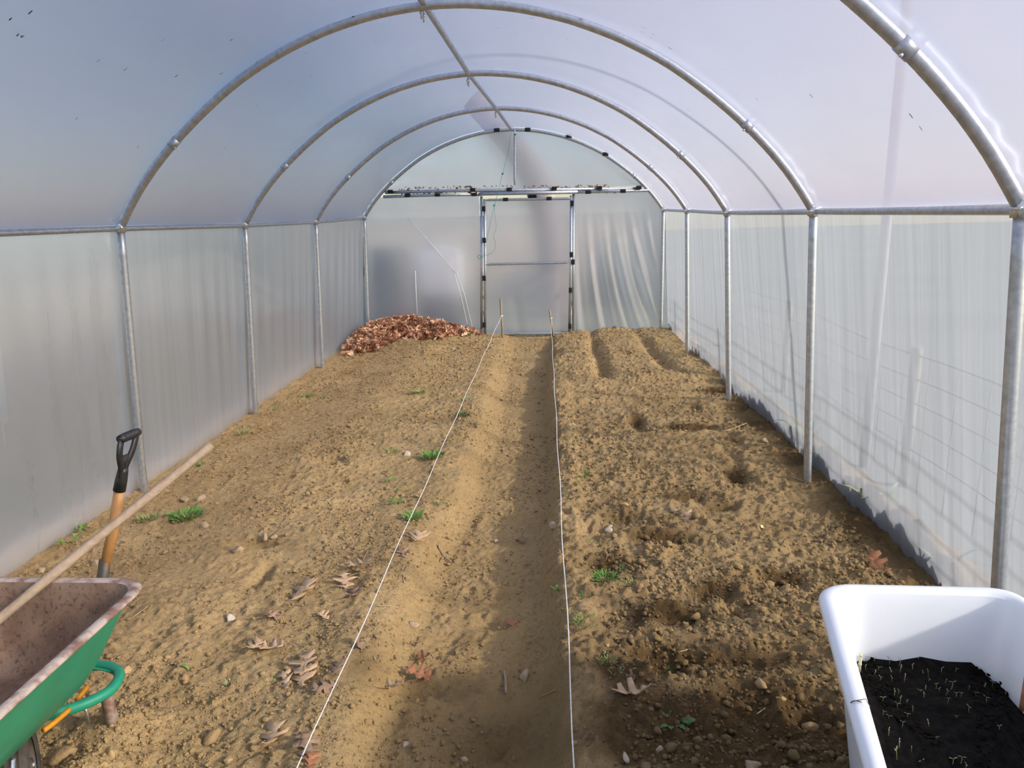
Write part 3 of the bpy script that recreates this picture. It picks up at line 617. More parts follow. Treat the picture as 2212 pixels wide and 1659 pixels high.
# D handle
gd = PY(300, 932, YS+.13)-PY(257, 950, YS-.02); gc = (PY(300, 932, YS+.13)+PY(257, 950, YS-.02))/2-SL; gl = np.linalg.norm(gd); gd /= gl
gd = gd; base = s2-SL
hd = empty('d_handle'); hd.parent = sh
tube('handle_socket', [base-ax*.015, base+ax*.03, base+ax*.07, base+ax*.085], [.0245, .0235, .021, .018], M['black'], hd, 14)
E0 = gc-gd*.055; E1 = gc+gd*.055
for e, sg in ((E0, -1), (E1, 1)):
    pth = smooth_path([base+ax*.045+gd*.006*sg, base+ax*.095+gd*.020*sg, base+ax*.15+gd*.048*sg, base+ax*.20+gd*.056*sg+(e-(base+ax*.25+gd*.055*sg))*.4, e-ax*.012+gd*.002*sg, e+ax*.006], 5)
    tube('handle_arm', pth, [.016]*6+[.0165]*(len(pth)-6), M['black'], hd, 10, [.62]*len(pth))
tube('web', [base+ax*.07, base+ax*.14], [.016, .03], M['black'], hd, 8, [.28, .22])
tube('grip', [E0-gd*.012, E0, gc, E1, E1+gd*.012], [.0165, .0175, .018, .0175, .0165], M['black'], hd, 14)
for i in range(9):
    c = gc+gd*(i-4)*.0095; tube('grip_rib', [c-gd*.002, c+gd*.002], .0188, M['black'], hd, 14)

# ------------------------------------------------------------------ white tub
TH = .62
tub = empty('planting_tub', (1.65, 1.6, 0)); tag(tub, 'large white plastic tub of black compost at the lower right', 'tub'); TB = np.array([1.65, 1.6, 0.0])
cs = np.array([(2.125, 2.175), (1.95, .92), (1.25, .98), (1.500, 2.195)]); cen = cs.mean(0)
def tring(inset, z, r, k=8):
    c2 = [c-(c-cen)/np.abs(c-cen)*inset for c in cs]
    return [np.array([p[0], p[1], z])-TB for p in round_poly(c2, r, k)]
outer = [tring(.0, TH-.022, .11), tring(.035, TH-.024, .10), tring(.04, TH-.05, .10), tring(.06, TH-.2, .10), tring(.085, TH-.4, .09), tring(.105, .05, .09), tring(.12, .03, .08)]
V, F = rings_vf(outer, True); obj('tub_body', V, F, M['white'], tub)
inner = [tring(.05, TH-.012, .09), tring(.057, TH-.04, .09), tring(.085, TH-.25, .085), tring(.11, TH-.42, .08)]
V, F = rings_vf(inner, True); obj('tub_inside', V, F, M['white'], tub)
rimr = [tring(.05, TH-.012, .09), tring(.042, TH-.003, .095), tring(.028, TH+.001, .10), tring(.012, TH-.002, .105), tring(.001, TH-.012, .11), tring(-.002, TH-.022, .112), tring(.004, TH-.032, .11)]
V, F = rings_vf(rimr); obj('rolled_rim', V, F, M['white'], tub)
tub.location = (TB[0], TB[1], gz(1.6, 2.1)*0+.0)
# compost surface: falls towards the near end
def inside_tub(x, y, ins):
    c2 = [c-(c-cen)/np.abs(c-cen)*ins for c in cs]; n = 4; ok = np.ones_like(x, bool); 
    for i in range(n):
        a, b = c2[i], c2[(i+1) % n]; cr = (b[0]-a[0])*(y-a[1])-(b[1]-a[1])*(x-a[0]); ok &= cr < 0
    return ok
ringc = np.array(round_poly([c-(c-cen)/np.abs(c-cen)*.082 for c in cs], .08, 10)); V = []; nr = 26
def comp_z(x, y): return TH-.235+.016*fbm(x, y, 6, 3, 201)+.030*np.maximum(0, fbm(x, y, 22, 3, 211))-.05*sstep(1.9, 2.1, x)*sstep(1.5, 2.0, y)
for i in range(nr):
    t = i/(nr-1)
    for p in ringc:
        q = cen+(p-cen)*(1.03*t+.0); V.append((q[0], q[1], 0))
V = np.array(V); V[:, 2] = comp_z(V[:, 0], V[:, 1])+.03*0
# denser ring subdivision
def dense(V, nr, n):
    A_ = V.reshape(nr, n, 3); t = np.linspace(0, n, n*4, endpoint=False); i0 = np.floor(t).astype(int); f = (t-i0)[:, None]
    Bq = A_[:, i0 % n]*(1-f)+A_[:, (i0+1) % n]*f; r_ = np.linspace(0, nr-1, nr*3); j0 = np.minimum(np.floor(r_).astype(int), nr-2); g = (r_-j0)[:, None, None]
    return Bq[j0]*(1-g)+Bq[j0+1]*g
D = dense(V, nr, len(ringc)); nn = D.shape[1]; Df = D.reshape(-1, 3); Df[:, 2] = comp_z(Df[:, 0], Df[:, 1])+.008*fbm(Df[:, 0], Df[:, 1], 60, 2, 221)
Fq = [(i*nn+k, i*nn+(k+1) % nn, (i+1)*nn+(k+1) % nn, (i+1)*nn+k) for i in range(D.shape[0]-1) for k in range(nn)]
comp = obj('compost', Df-TB, np.array(Fq), M['peat']); comp.location = TB; tag(comp, 'black crumbly compost filling the white tub', 'compost')
def CZ(px, py_):
    z = TH-.235
    for _ in range(5): p = PZ(px, py_, z); z = float(comp_z(p[0], p[1]))
    return np.array([p[0], p[1], z])
# seedlings
def seedling_mesh(i):
    rng = random.Random(i); mb = MB(); hgt = rng.uniform(.012, .026); ln = rng.uniform(-.5, .5)
    top = np.array([hgt*ln*.6, hgt*.3*ln, hgt]); V, F = tube_vf([(0, 0, -.006), top*.5+np.array([.002, 0, 0]), top], [.0011, .001, .0009], 5); mb.add(V, F)
    for s in (0, math.pi+rng.uniform(-.6, .6)):
        a = s+rng.uniform(-.3, .3); d = np.array([math.cos(a), math.sin(a), rng.uniform(.1, .8)]); d /= np.linalg.norm(d); sd = np.cross(d, (0, 0, 1)); l = rng.uniform(.009, .017); w_ = l*.17
        mb.add([top, top+d*l*.4+sd*w_, top+d*l-np.array([0, 0, l*.2]), top+d*l*.4-sd*w_], [(0, 1, 2, 3)])
    return mesh_np('seedling', mb.V, mb.F, M['seedling'])
sm_ = [seedling_mesh(i) for i in range(6)]
Z4 = lambda x, y: (1660+x/3.464, 1180+y/3.464)
spots = [(740, 760), (760, 790), (920, 745), (1440, 830), (850, 810), (915, 800), (1005, 800), (1120, 840), (735, 870), (790, 875), (820, 930), (910, 890), (975, 890), (725, 925), (785, 970), (835, 1010), (920, 960), (985, 940), (1075, 940), (1150, 960), (1200, 965),
         (1295, 940), (1400, 935), (925, 1010), (1015, 1010), (1195, 1010), (1320, 1025), (970, 1100), (1135, 1100), (1175, 1090), (1250, 1070), (1280, 1090), (1365, 1075), (1500, 1070), (1620, 1065), (1680, 1055), (945, 1130), (1165, 1140), (1320, 1120), (1400, 1130), (1440, 1120), (1555, 1120),
         (985, 1170), (1040, 1175), (970, 1215), (1080, 1240), (1040, 1280), (850, 1165), (1340, 1170), (1410, 1290), (1640, 1175), (1770, 1115), (855, 1280), (905, 1300), (980, 1510), (960, 1540), (960, 1605), (1070, 1530), (1140, 1645), (1370, 1640), (1430, 1640), (1470, 1655), (1720, 1390), (1000, 1350), (1200, 1350), (1500, 1250), (900, 1420), (1250, 1450)]
for i, (a, b) in enumerate(spots):
    p = CZ(*Z4(a, b)); o = bpy.data.objects.new('seedling', sm_[i % 6]); o.location = p; o.rotation_euler = (0, 0, random.uniform(0, 6.28)); sc_ = random.uniform(.55, 1.0); o.scale = (sc_,)*3; COL.objects.link(o)
    tag(o, 'tiny pale green seedling sprouting from black compost in the white tub', 'seedling', 'seedlings in the white tub')
# cane stub, plant label
p = CZ(1856, 1452); cn = empty('cane_stub', tuple(p)); tag(cn, 'short pale cane stub at the left edge of the compost', 'cane')
tube('cane', [(0, 0, -.02), (0, 0, .03), (.001, 0, .062)], .0045, M['cane'], cn, 8); tube('cane_node', [(0, 0, .026), (0, 0, .031)], .0055, M['cane'], cn, 8); tube('cane_node', [(0, 0, .056), (0, 0, .063)], .0052, M['cane'], cn, 8)
p = CZ(2209, 1530); lb = empty('plant_marker', tuple(p)); tag(lb, 'brown plant marker with pink tip at the right frame edge', 'plant marker')
V, F = box_vf((0, 0, .04), (.006, .022, .12)); obj('marker_strip', V, F, M['leaf_red'], lb, False)
pk = simple('pink_tag', (.75, .12, .25), (.65, .1, .2), 20, .6); tube('marker_tip', [(0, 0, .098), (-.004, 0, .135)], .0022, pk, lb, 6)
# dry root snag over the rim
rtp = [PZ(1868, 1520, TH), PZ(1855, 1517, TH-.0), PZ(1845, 1521, TH-.01), PZ(1842, 1535, TH-.05), PZ(1843, 1552, TH-.09), PZ(1846, 1570, TH-.13)]
rt = empty('dry_rootlet', tuple(rtp[0])); tag(rt, 'thin dark rootlet hanging over the left rim of the tub', 'rootlet')
off = np.array([-.008, 0, .004])
tube('rootlet', [q-rtp[0]+off for q in smooth_path(rtp, 4)], .0014, M['iron'], rt, 5)
tube('side_root', [rtp[1]-rtp[0]+off, rtp[0]-rtp[0]+np.array([.006, .01, .006]), rtp[0]-rtp[0]+np.array([.004, -.02, .006])], .001, M['iron'], rt, 5)

# ------------------------------------------------------------------ stakes and strings
def stake(px0, py0, px1, py1, label, tie):
    base = PY(px0, py0, 10.55); base[2] = gz(base[0], base[1]); top = PY(px1, py1, 10.55); e = empty('wooden_stake', tuple(base)); tag(e, label, 'stake')
    d = top-base; tube('stake_rod', [-d*.25, d*.5, d*.97, d], [.017, .0165, .016, .013], M['stake'], e, 6)
    c = d*tie; tube('string_tie', [c-d*.015, c+d*.015], .022, M['string'], e, 8); return base+c
tl = stake(1086, 728, 1081, 645, 'thin wooden stake holding the left guide string before the door', .56)
tr = stake(1196, 724, 1187, 670, 'thin leaning wooden stake holding the right guide string before the door', .70)
def string(pts, label):
    o = tube('guide_string', pts, .0026, M['string'], None, 6); tag(o, label, 'string'); return o
def strpath(a, px, py_, h):
    b = PZ(px, py_, h); ext = b+(b-a)/np.linalg.norm(b-a)*.8; n = 40
    return [a+(ext-a)*t+np.array([.004*math.sin(t*40), 0, -.05*math.sin(math.pi*t)*0]) for t in np.linspace(0, 1, n)]
string(strpath(tl, 643, 1659, .035), 'white guide string stretched along the left edge of the trench')
string(strpath(tr, 1242, 1659, .075), 'white guide string stretched along the right edge of the trench')

# ------------------------------------------------------------------ leaf pile
def leaf_vf(seed, size=1.0, lobes=True):
    rng = random.Random(seed)
    if lobes:
        ts = [0, .12, .20, .31, .33, .43, .50, .64, .60, .70, .80, .92, .88, 1.04]; ws = [.02, .05, .21, .25, .08, .09, .36, .40, .12, .10, .27, .24, .07, .0]
    else: ts = [0, .1, .22, .34, .48, .62, .76, .9, 1.0]; ws = [.03, .15, .25, .31, .33, .30, .22, .11, .0]
    c1, c2, c3 = rng.uniform(.1, .8), rng.uniform(-.5, .7), rng.uniform(-.4, .4); V = []; n = len(ts); jit = [[1+rng.uniform(-.3, .2), rng.uniform(-.03, .03)] for _ in range(2*n)]
    for i, t in enumerate(ts):
        tm = i/(n-1)
        for s in (-1, 0, 1):
            tt = tm if s == 0 else t+jit[i*2+(s > 0)][1]; wv = 0 if s == 0 else ws[i]*jit[i*2+(s > 0)][0]*s
            zb = c2*(tt-.5)**2+c3*.2*math.sin(tt*5)
            V.append(((tt-.5)*size, wv*size, (zb+c1*abs(wv)*(.5+1.0*abs(wv))+rng.uniform(-.04, .04)*abs(s))*size))
    F = []
    for i in range(n-1):
        for j in range(2): a = i*3+j; F.append((a, a+1, a+4, a+3))
    return V, F
pile = empty('leaf_pile', (-1.75, 10.3, 0)); tag(pile, 'heap of copper brown fallen leaves in the far left corner', 'leaf pile'); PL = np.array([-1.75, 10.3, 0.0])
pm = [[mesh_np('leaf', *leaf_vf(300+i), M[k]) for i in range(3)] for k in ('pile_a', 'pile_b', 'pile_c')]
def pile_h(x, y):
    # heap profile above the soil
    a = .15*np.exp(-((x+1.62)/.50)**2-((y-10.58)/.33)**2)+.12*np.exp(-((x+2.05)/.28)**2-((y-10.1)/.48)**2)+.04*np.exp(-((x+.95)/.45)**2-((y-10.68)/.16)**2)
    return a
def pile_spot():
    while True:
        x = random.uniform(-2.34, -.35); y = random.uniform(9.25, 10.76); h_ = float(pile_h(np.array(x), np.array(y)))
        if x < FILM_L(y)+.1: continue
        if h_ > .022 and random.random() < min(1, .25+h_*8): return x, y, h_
        if h_ > .010 and random.random() < .05: return x, y, h_
# heap core so the pile is solid
xc = np.linspace(-2.33, -.3, 90); yc = np.linspace(9.2, 10.77, 80); Yc, Xc = np.meshgrid(yc, xc, indexing='ij'); Hc = pile_h(Xc, Yc)
Zc = ground(Xc.ravel(), Yc.ravel(), False).reshape(Xc.shape)+Hc*.92-.012-.06*sstep(.03, .01, Hc)+.03*fbm(Xc, Yc, 14, 2, 301)
o = obj('packed_leaves', np.stack([Xc.ravel(), Yc.ravel(), Zc.ravel()], 1)-PL, grid_faces(80, 90), M['pile_c'], pile); tag(o, kind='stuff')
def rotm(a, b, c): return np.array(Matrix.Rotation(a, 3, 'Z') @ Matrix.Rotation(b, 3, 'Y') @ Matrix.Rotation(c, 3, 'X'))
mbs = {k: MB() for k in range(3)}
for i in range(2100):
    x, y, h_ = pile_spot(); z = gz(x, y)+h_*random.uniform(.85, 1.06)+random.uniform(-.005, .02); k = random.choices((0, 1, 2), (5, 4, 2))[0]; s_ = random.uniform(.08, .15)
    eu = (random.uniform(-.9, .9), random.uniform(-.9, .9), random.uniform(0, 6.28))
    if i < 280:
        o = bpy.data.objects.new('leaf', pm[k][i % 3]); o.location = (x-PL[0], y-PL[1], z+.012); o.rotation_euler = eu; o.scale = (s_,)*3; o.parent = pile; COL.objects.link(o)
    else:
        V, F = leaf_vf(300+i % 3, s_, i % 2 == 0); R_ = rotm(eu[2], eu[1], eu[0]); mbs[k].add([R_ @ np.array(v)+np.array([x, y, z])-PL for v in V], F)
for k, nm in enumerate(('pile_a', 'pile_b', 'pile_c')):
    o = mbs[k].build('leaf_mass', M[nm], pile); tag(o, kind='stuff')

# ------------------------------------------------------------------ fallen leaves
def fallen(px, py_, wpx, mat, label, seed, tilt=.25, group='scattered dry leaves'):
    p = G(px, py_); dist = np.linalg.norm(p-CAM); size = wpx*dist/FPX*1.15
    V, F = leaf_vf(seed, size); o = obj('dry_leaf', V, F, M[mat]); rng = random.Random(seed)
    o.location = (p[0], p[1], p[2]+size*.10); o.rotation_euler = (rng.uniform(-tilt, tilt), rng.uniform(-tilt, tilt), rng.uniform(0, 6.28))
    so_ = o.modifiers.new('thickness', 'SOLIDIFY'); so_.thickness = .0007
    Vs, Fs = tube_vf([(-.5*size, 0, V[1][2]), (-.62*size, .02*size, V[1][2]-.02*size), (-.78*size, .06*size, V[1][2]-.03*size)], .0014, 5); obj('leaf_stalk', Vs, Fs, M['leaf_brown'], o)
    tag(o, label, 'leaf', group)
LV = [(782, 1225, 50, 'leaf_tan', 'curled tan leaf lying alone on the left bed beside the left string', .2),
      (903, 1166, 46, 'leaf_tan', 'dry leaf hanging over the trench edge under the left string, highest up', .5),
      (870, 1196, 36, 'leaf_brown', 'small brown leaf just below the highest leaf under the left string', .4),
      (654, 1280, 62, 'leaf_tan', 'long lobed tan leaf at the upper left of the loose leaf drift', .3),
      (745, 1260, 54, 'leaf_tan', 'crumpled lobed leaf at the top right of the loose leaf drift', .4),
      (765, 1289, 48, 'leaf_brown', 'reddish brown leaf between the left string and the lobed drift leaves', .4),
      (700, 1334, 34, 'leaf_tan', 'small pale star shaped leaf on the left bed below the drift', .2),
      (589, 1334, 34, 'leaf_brown', 'dark small leaf scrap left of the pale star shaped leaf', .5),
      (590, 1403, 52, 'leaf_tan', 'pale folded leaf at the left end of the middle leaf cluster', .4),
      (548, 1402, 40, 'leaf_tan', 'pale curled leaf farthest left in the middle leaf cluster', .4),
      (661, 1440, 62, 'leaf_tan', 'large upright lobed leaf on top of the big leaf clump by the string', .5),
      (654, 1472, 66, 'leaf_tan', 'wide pale leaf at the bottom of the big leaf clump by the string', .3),
      (617, 1474, 46, 'leaf_tan', 'narrow pale leaf at the left foot of the big leaf clump', .3),
      (705, 1489, 52, 'leaf_brown', 'dark brown leaf touching the left string at the big leaf clump', .4),
      (724, 1452, 44, 'leaf_brown', 'dark curled leaf against the left string above the big leaf clump', .6),
      (776, 1397, 42, 'leaf_brown', 'grey brown curled leaf in the dark hole under the left string', .7),
      (917, 1423, 30, 'leaf_red', 'small reddish leaf inside a footprint in the trench', .3),
      (905, 1465, 50, 'leaf_red', 'red brown lobed leaf lying flat in the middle of the trench', .15),
      (843, 1492, 52, 'leaf_tan', 'pinkish tan leaf with pointed lobes in the left of the trench', .3),
      (1106, 1351, 34, 'leaf_red', 'dull red leaf in the shaded side of the trench', .3),
      (1126, 1169, 28, 'leaf_brown', 'small brown leaf half in the trench shadow, farther off', .4),
      (587, 1599, 68, 'leaf_tan', 'big lobed oak leaf at the bottom of the left bed', .25),
      (661, 1612, 66, 'leaf_brown', 'brown lobed leaf crossed by the left string near the frame bottom', .3),
      (671, 1652, 40, 'leaf_red', 'russet leaf tip at the bottom frame edge under the left string', .3),
      (1486, 1122, 38, 'leaf_tan', 'pale tan leaf standing up on the right bed', .6),
      (1368, 1506, 66, 'leaf_tan', 'torn pale leaf on the right bed near the shadow edge', .3),
      (1365, 1462, 28, 'leaf_brown', 'small brown leaf above the torn pale leaf', .3),
      (1895, 1226, 52, 'leaf_red', 'red brown leaf in the shade at the foot of the right film', .4),
      (812, 1428, 20, 'leaf_tan', 'tiny pale leaf scrap on the trench lip below the dark hole', .3),
      (1405, 805, 16, 'leaf_brown', 'tiny brown scrap on the far drilled rows', .3)]
for i, (px, py_, wp, mt, lb_, tl__) in enumerate(LV): fallen(px, py_, wp, mt, lb_, 500+i, tl__)
p = G(1649, 1141); V, F = leaf_vf(777, .045, False); o = obj('yellow_leaf', V, F, M['yellow_leaf']); o.location = p+np.array([0, 0, .006]); o.rotation_euler = (.3, .2, .6); tag(o, 'tiny bright yellow leaf on the right bed', 'leaf')

# ------------------------------------------------------------------ stones
def rock_vf(seed, r, sq=(1, 1, .8), sub=2):
    import bmesh
    bm = bmesh.new(); bmesh.ops.create_icosphere(bm, subdivisions=sub, radius=1); rng = np.random.default_rng(seed)
    V = np.array([v.co[:] for v in bm.verts]); F = np.array([[v.index for v in f.verts] for f in bm.faces]); bm.free()
    for _ in range(11):
        n = rng.normal(size=3); n /= np.linalg.norm(n); d = V@n; c = rng.uniform(.38, .78); V = V-np.outer(np.maximum(0, d-c), n)
    V = V*(1+.10*rng.normal(size=(len(V), 1))*.6)*np.array(sq)*r; return V, F
def stone(px, py_, wpx, mat, label, seed, name='stone', group='stones and clods on the soil', cat='stone'):
    p = G(px, py_+wpx*.25); dist = np.linalg.norm(p-CAM); r = wpx*dist/FPX/2; V, F = rock_vf(seed, r*1.12, (1, .8, .72)); o = obj(name, V, F, M[mat], None, False)
    o.location = p+np.array([0, 0, r*.12]); o.rotation_euler = (.3*math.sin(seed), .3*math.cos(seed*2), seed*1.7); tag(o, label, cat, group)
SV = [(499, 1330, 30, 'stone_w', 'pale flat stone on the left bed to the right of the wheelbarrow'), (878, 978, 19, 'stone_w', 'white stone in the middle of the left bed near the green weeds'),
      (398, 1076, 24, 'stone', 'upright stone left of a pair beside the green weed clump'), (437, 1072, 24, 'stone', 'stone right of a pair beside the green weed clump'), (513, 1185, 30, 'stone', 'rounded stone on the mound below the first hollow'),
      (572, 1157, 26, 'stone', 'stone on the right rim of the first hollow'), (443, 1133, 24, 'stone', 'flat stone just below the big green weed clump'), (207, 1212, 30, 'stone', 'stone half hidden behind the wooden handle and the shovel'), (90, 1230, 20, 'stone', 'small stone near the left film behind the wheelbarrow'),
      (532, 886, 22, 'stone', 'stone at the foot of the third hoop by the left film'), (589, 1157, 20, 'stone', 'small stone on the left bed right of the first hollow'), (1197, 1132, 34, 'stone', 'large stone stuck in the right bank of the trench'), (1071, 1166, 13, 'stone_w', 'tiny white stone on the trench floor'),
      (1452, 1097, 24, 'stone', 'grey stone standing behind the tan leaf on the right bed'), (1315, 1138, 26, 'stone_w', 'pale pointed stone on the right bed near the right string'), (1652, 950, 20, 'stone', 'stone near the foot of the right film'), (1134, 1455, 32, 'stone', 'rounded stone in the dark side of the trench'),
      (892, 1344, 24, 'stone', 'pale stone set in the left of the trench floor'), (875, 1604, 17, 'stone_w', 'small pale stone low in the trench'), (1001, 1636, 20, 'stone', 'stone at the bottom edge in the shaded trench'), (1350, 1632, 24, 'stone_w', 'pale stone in the shadow at the bottom of the right bed'),
      (1422, 1617, 22, 'stone', 'tan stone in the shadow right of the pale one'), (1626, 1650, 40, 'stone', 'big stone cut by the bottom edge on the right bed')]
for i, a in enumerate(SV): stone(*a, 700+i)
CV = [(401, 1459, 26, 'round clod casting a shadow in the middle of the lower left bed'), (459, 1585, 42, 'large clod at the bottom of the left bed'), (140, 1618, 58, 'biggest clod heaped beside the wheelbarrow tyre'), (241, 1626, 26, 'clod near the bottom edge right of the tyre'), (222, 1647, 20, 'small clod at the bottom edge right of the tyre'),
      (491, 1640, 24, 'clod at the bottom edge of the left bed'), (268, 1445, 28, 'flat clod beside the green wheelbarrow frame loop'), (360, 1416, 18, 'small clod on the left bed above the round clod'), (1505, 1329, 28, 'dark lumpy clod in the middle of the right bed'), (1641, 1471, 30, 'clod on the rough ground left of the tub'), (1311, 1390, 18, 'reddish clod on the right bed near the string knot'),
      (1753, 1568, 32, 'rounded clod beside the white tub'), (1652, 1370, 20, 'small clod on the right bed above the rough patch'), (1348, 1087, 22, 'clod on the right bed left of the grey stone'), (1425, 966, 20, 'clod on the right bed below the damp tracks'), (1348, 969, 20, 'clod left of the damp tracks'), (205, 1497, 22, 'crumb of soil lying inside the green frame loop'), (1690, 1500, 26, 'clod between the rough patch and the tub'), (180, 1548, 20, 'clod below the nose foot of the wheelbarrow'), (1742, 1430, 26, 'clod left of the tub rim')]
for i, (px, py_, wp, lb_) in enumerate(CV): stone(px, py_, wp, 'clod', lb_, 800+i, 'soil_clod', 'soil clods', 'clod')
# crumbs: thousands of small lumps, one object
tmpl = [rock_vf(900+i, 1.0, (1, .9, .75), 1) for i in range(6)]
NC = 52000
cx = RNG.uniform(-2.28, 2.28, NC*5); cy = 1.75+(10.6-1.75)*RNG.random(NC*5)**1.5
dens = .12+.9*np.clip(fbm(cx, cy, 1.7, 4, 401, .6)*2.6+.25, 0, 1)
xl_ = np.interp(cy, TL_Y, TL_X); xr_ = np.interp(cy, TR_Y, TR_X)
dens *= np.where((cx > xl_) & (cx < xr_), .55, 1.0)*np.where((cx > xr_) & (cy > 7.2), .5, 1)
dens += .35*np.exp(-((cx+2.05)/.3)**2)+.5*((cx > .9) & (cy < 3.4))
keep = np.where(RNG.random(NC*5) < dens)[0][:NC]; cx, cy = cx[keep], cy[keep]; n_ = len(cx)
rr_ = np.clip(.0046*np.exp(RNG.normal(0, .55, n_)), .0022, .022)*(.85+.06*cy)*np.where((cx > .9) & (cy < 4), 1.45, 1.0)
cz = ground(cx, cy)+rr_*.35; Vs = []; Fs = []; bse = 0
for t in range(6):
    idx = np.where(np.arange(n_) % 6 == t)[0]; TV, TF = tmpl[t]; a = RNG.uniform(0, 6.28, len(idx)); c_, s_ = np.cos(a), np.sin(a)
    vx = TV[None, :, 0]*c_[:, None]-TV[None, :, 1]*s_[:, None]; vy = TV[None, :, 0]*s_[:, None]+TV[None, :, 1]*c_[:, None]; vz = np.broadcast_to(TV[None, :, 2], vx.shape)
    q = np.stack([vx, vy, vz], -1)*rr_[idx][:, None, None]+np.stack([cx[idx], cy[idx], cz[idx]], 1)[:, None, :]
    Vs.append(q.reshape(-1, 3)); nv = len(TV); Fs.append((TF[None]+(np.arange(len(idx))*nv)[:, None, None]+bse).reshape(-1, 3)); bse += len(idx)*nv
cr = obj('soil_crumbs', np.concatenate(Vs), np.concatenate(Fs), M['soil'], None, False)
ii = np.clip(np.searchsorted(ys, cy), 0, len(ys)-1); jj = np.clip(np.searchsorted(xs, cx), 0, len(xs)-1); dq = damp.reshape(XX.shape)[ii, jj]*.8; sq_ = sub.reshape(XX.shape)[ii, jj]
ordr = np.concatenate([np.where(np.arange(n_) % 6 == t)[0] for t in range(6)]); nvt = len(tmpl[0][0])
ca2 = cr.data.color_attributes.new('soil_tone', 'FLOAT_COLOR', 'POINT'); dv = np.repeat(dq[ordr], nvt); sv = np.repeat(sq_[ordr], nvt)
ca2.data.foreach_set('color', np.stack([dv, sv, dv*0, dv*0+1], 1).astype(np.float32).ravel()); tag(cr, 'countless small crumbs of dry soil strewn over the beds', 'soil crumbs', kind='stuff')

# ------------------------------------------------------------------ weeds
def tuft_vf(seed, rad, h, n, broad=False):
    rng = random.Random(seed); mb = MB()
    for i in range(n):
        a = rng.uniform(0, 6.28); r0 = rad*math.sqrt(rng.random())*.85; b = np.array([r0*math.cos(a), r0*math.sin(a), -.004]); a2 = a+rng.uniform(-1.2, 1.2); l = h*rng.uniform(.5, 1.15)
        d = np.array([math.cos(a2), math.sin(a2), 0]); sd = np.array([-d[1], d[0], 0]); w_ = l*(.20 if broad else .10); ln = rng.uniform(.35, 1.1)
        p0 = b; p1 = b+d*l*.35*ln+np.array([0, 0, l*.45]); p2 = b+d*l*.8*ln+np.array([0, 0, l*(.55 if broad else .7)]); p3 = b+d*l*1.15*ln+np.array([0, 0, l*(.45 if broad else .72)])
        mb.add([p0-sd*w_*.3, p0+sd*w_*.3, p1-sd*w_, p1+sd*w_, p2-sd*w_*(1.1 if broad else .7), p2+sd*w_*(1.1 if broad else .7), p3], [(0, 1, 3, 2), (2, 3, 5, 4), (4, 5, 6)])
    return mb.V, mb.F
def weed(px, py_, wpx, hpx, n, mat, label, seed, broad=False):
    p = G(px, py_+hpx*.3); dist = np.linalg.norm(p-CAM); k = dist/FPX; V, F = tuft_vf(seed, wpx*k/2, hpx*k*(.62 if broad else .58), n if broad else int(n*2.2), broad); o = obj('weed', V, F, M[mat]); o.location = p; tag(o, label, 'weed', 'small weeds on the soil')
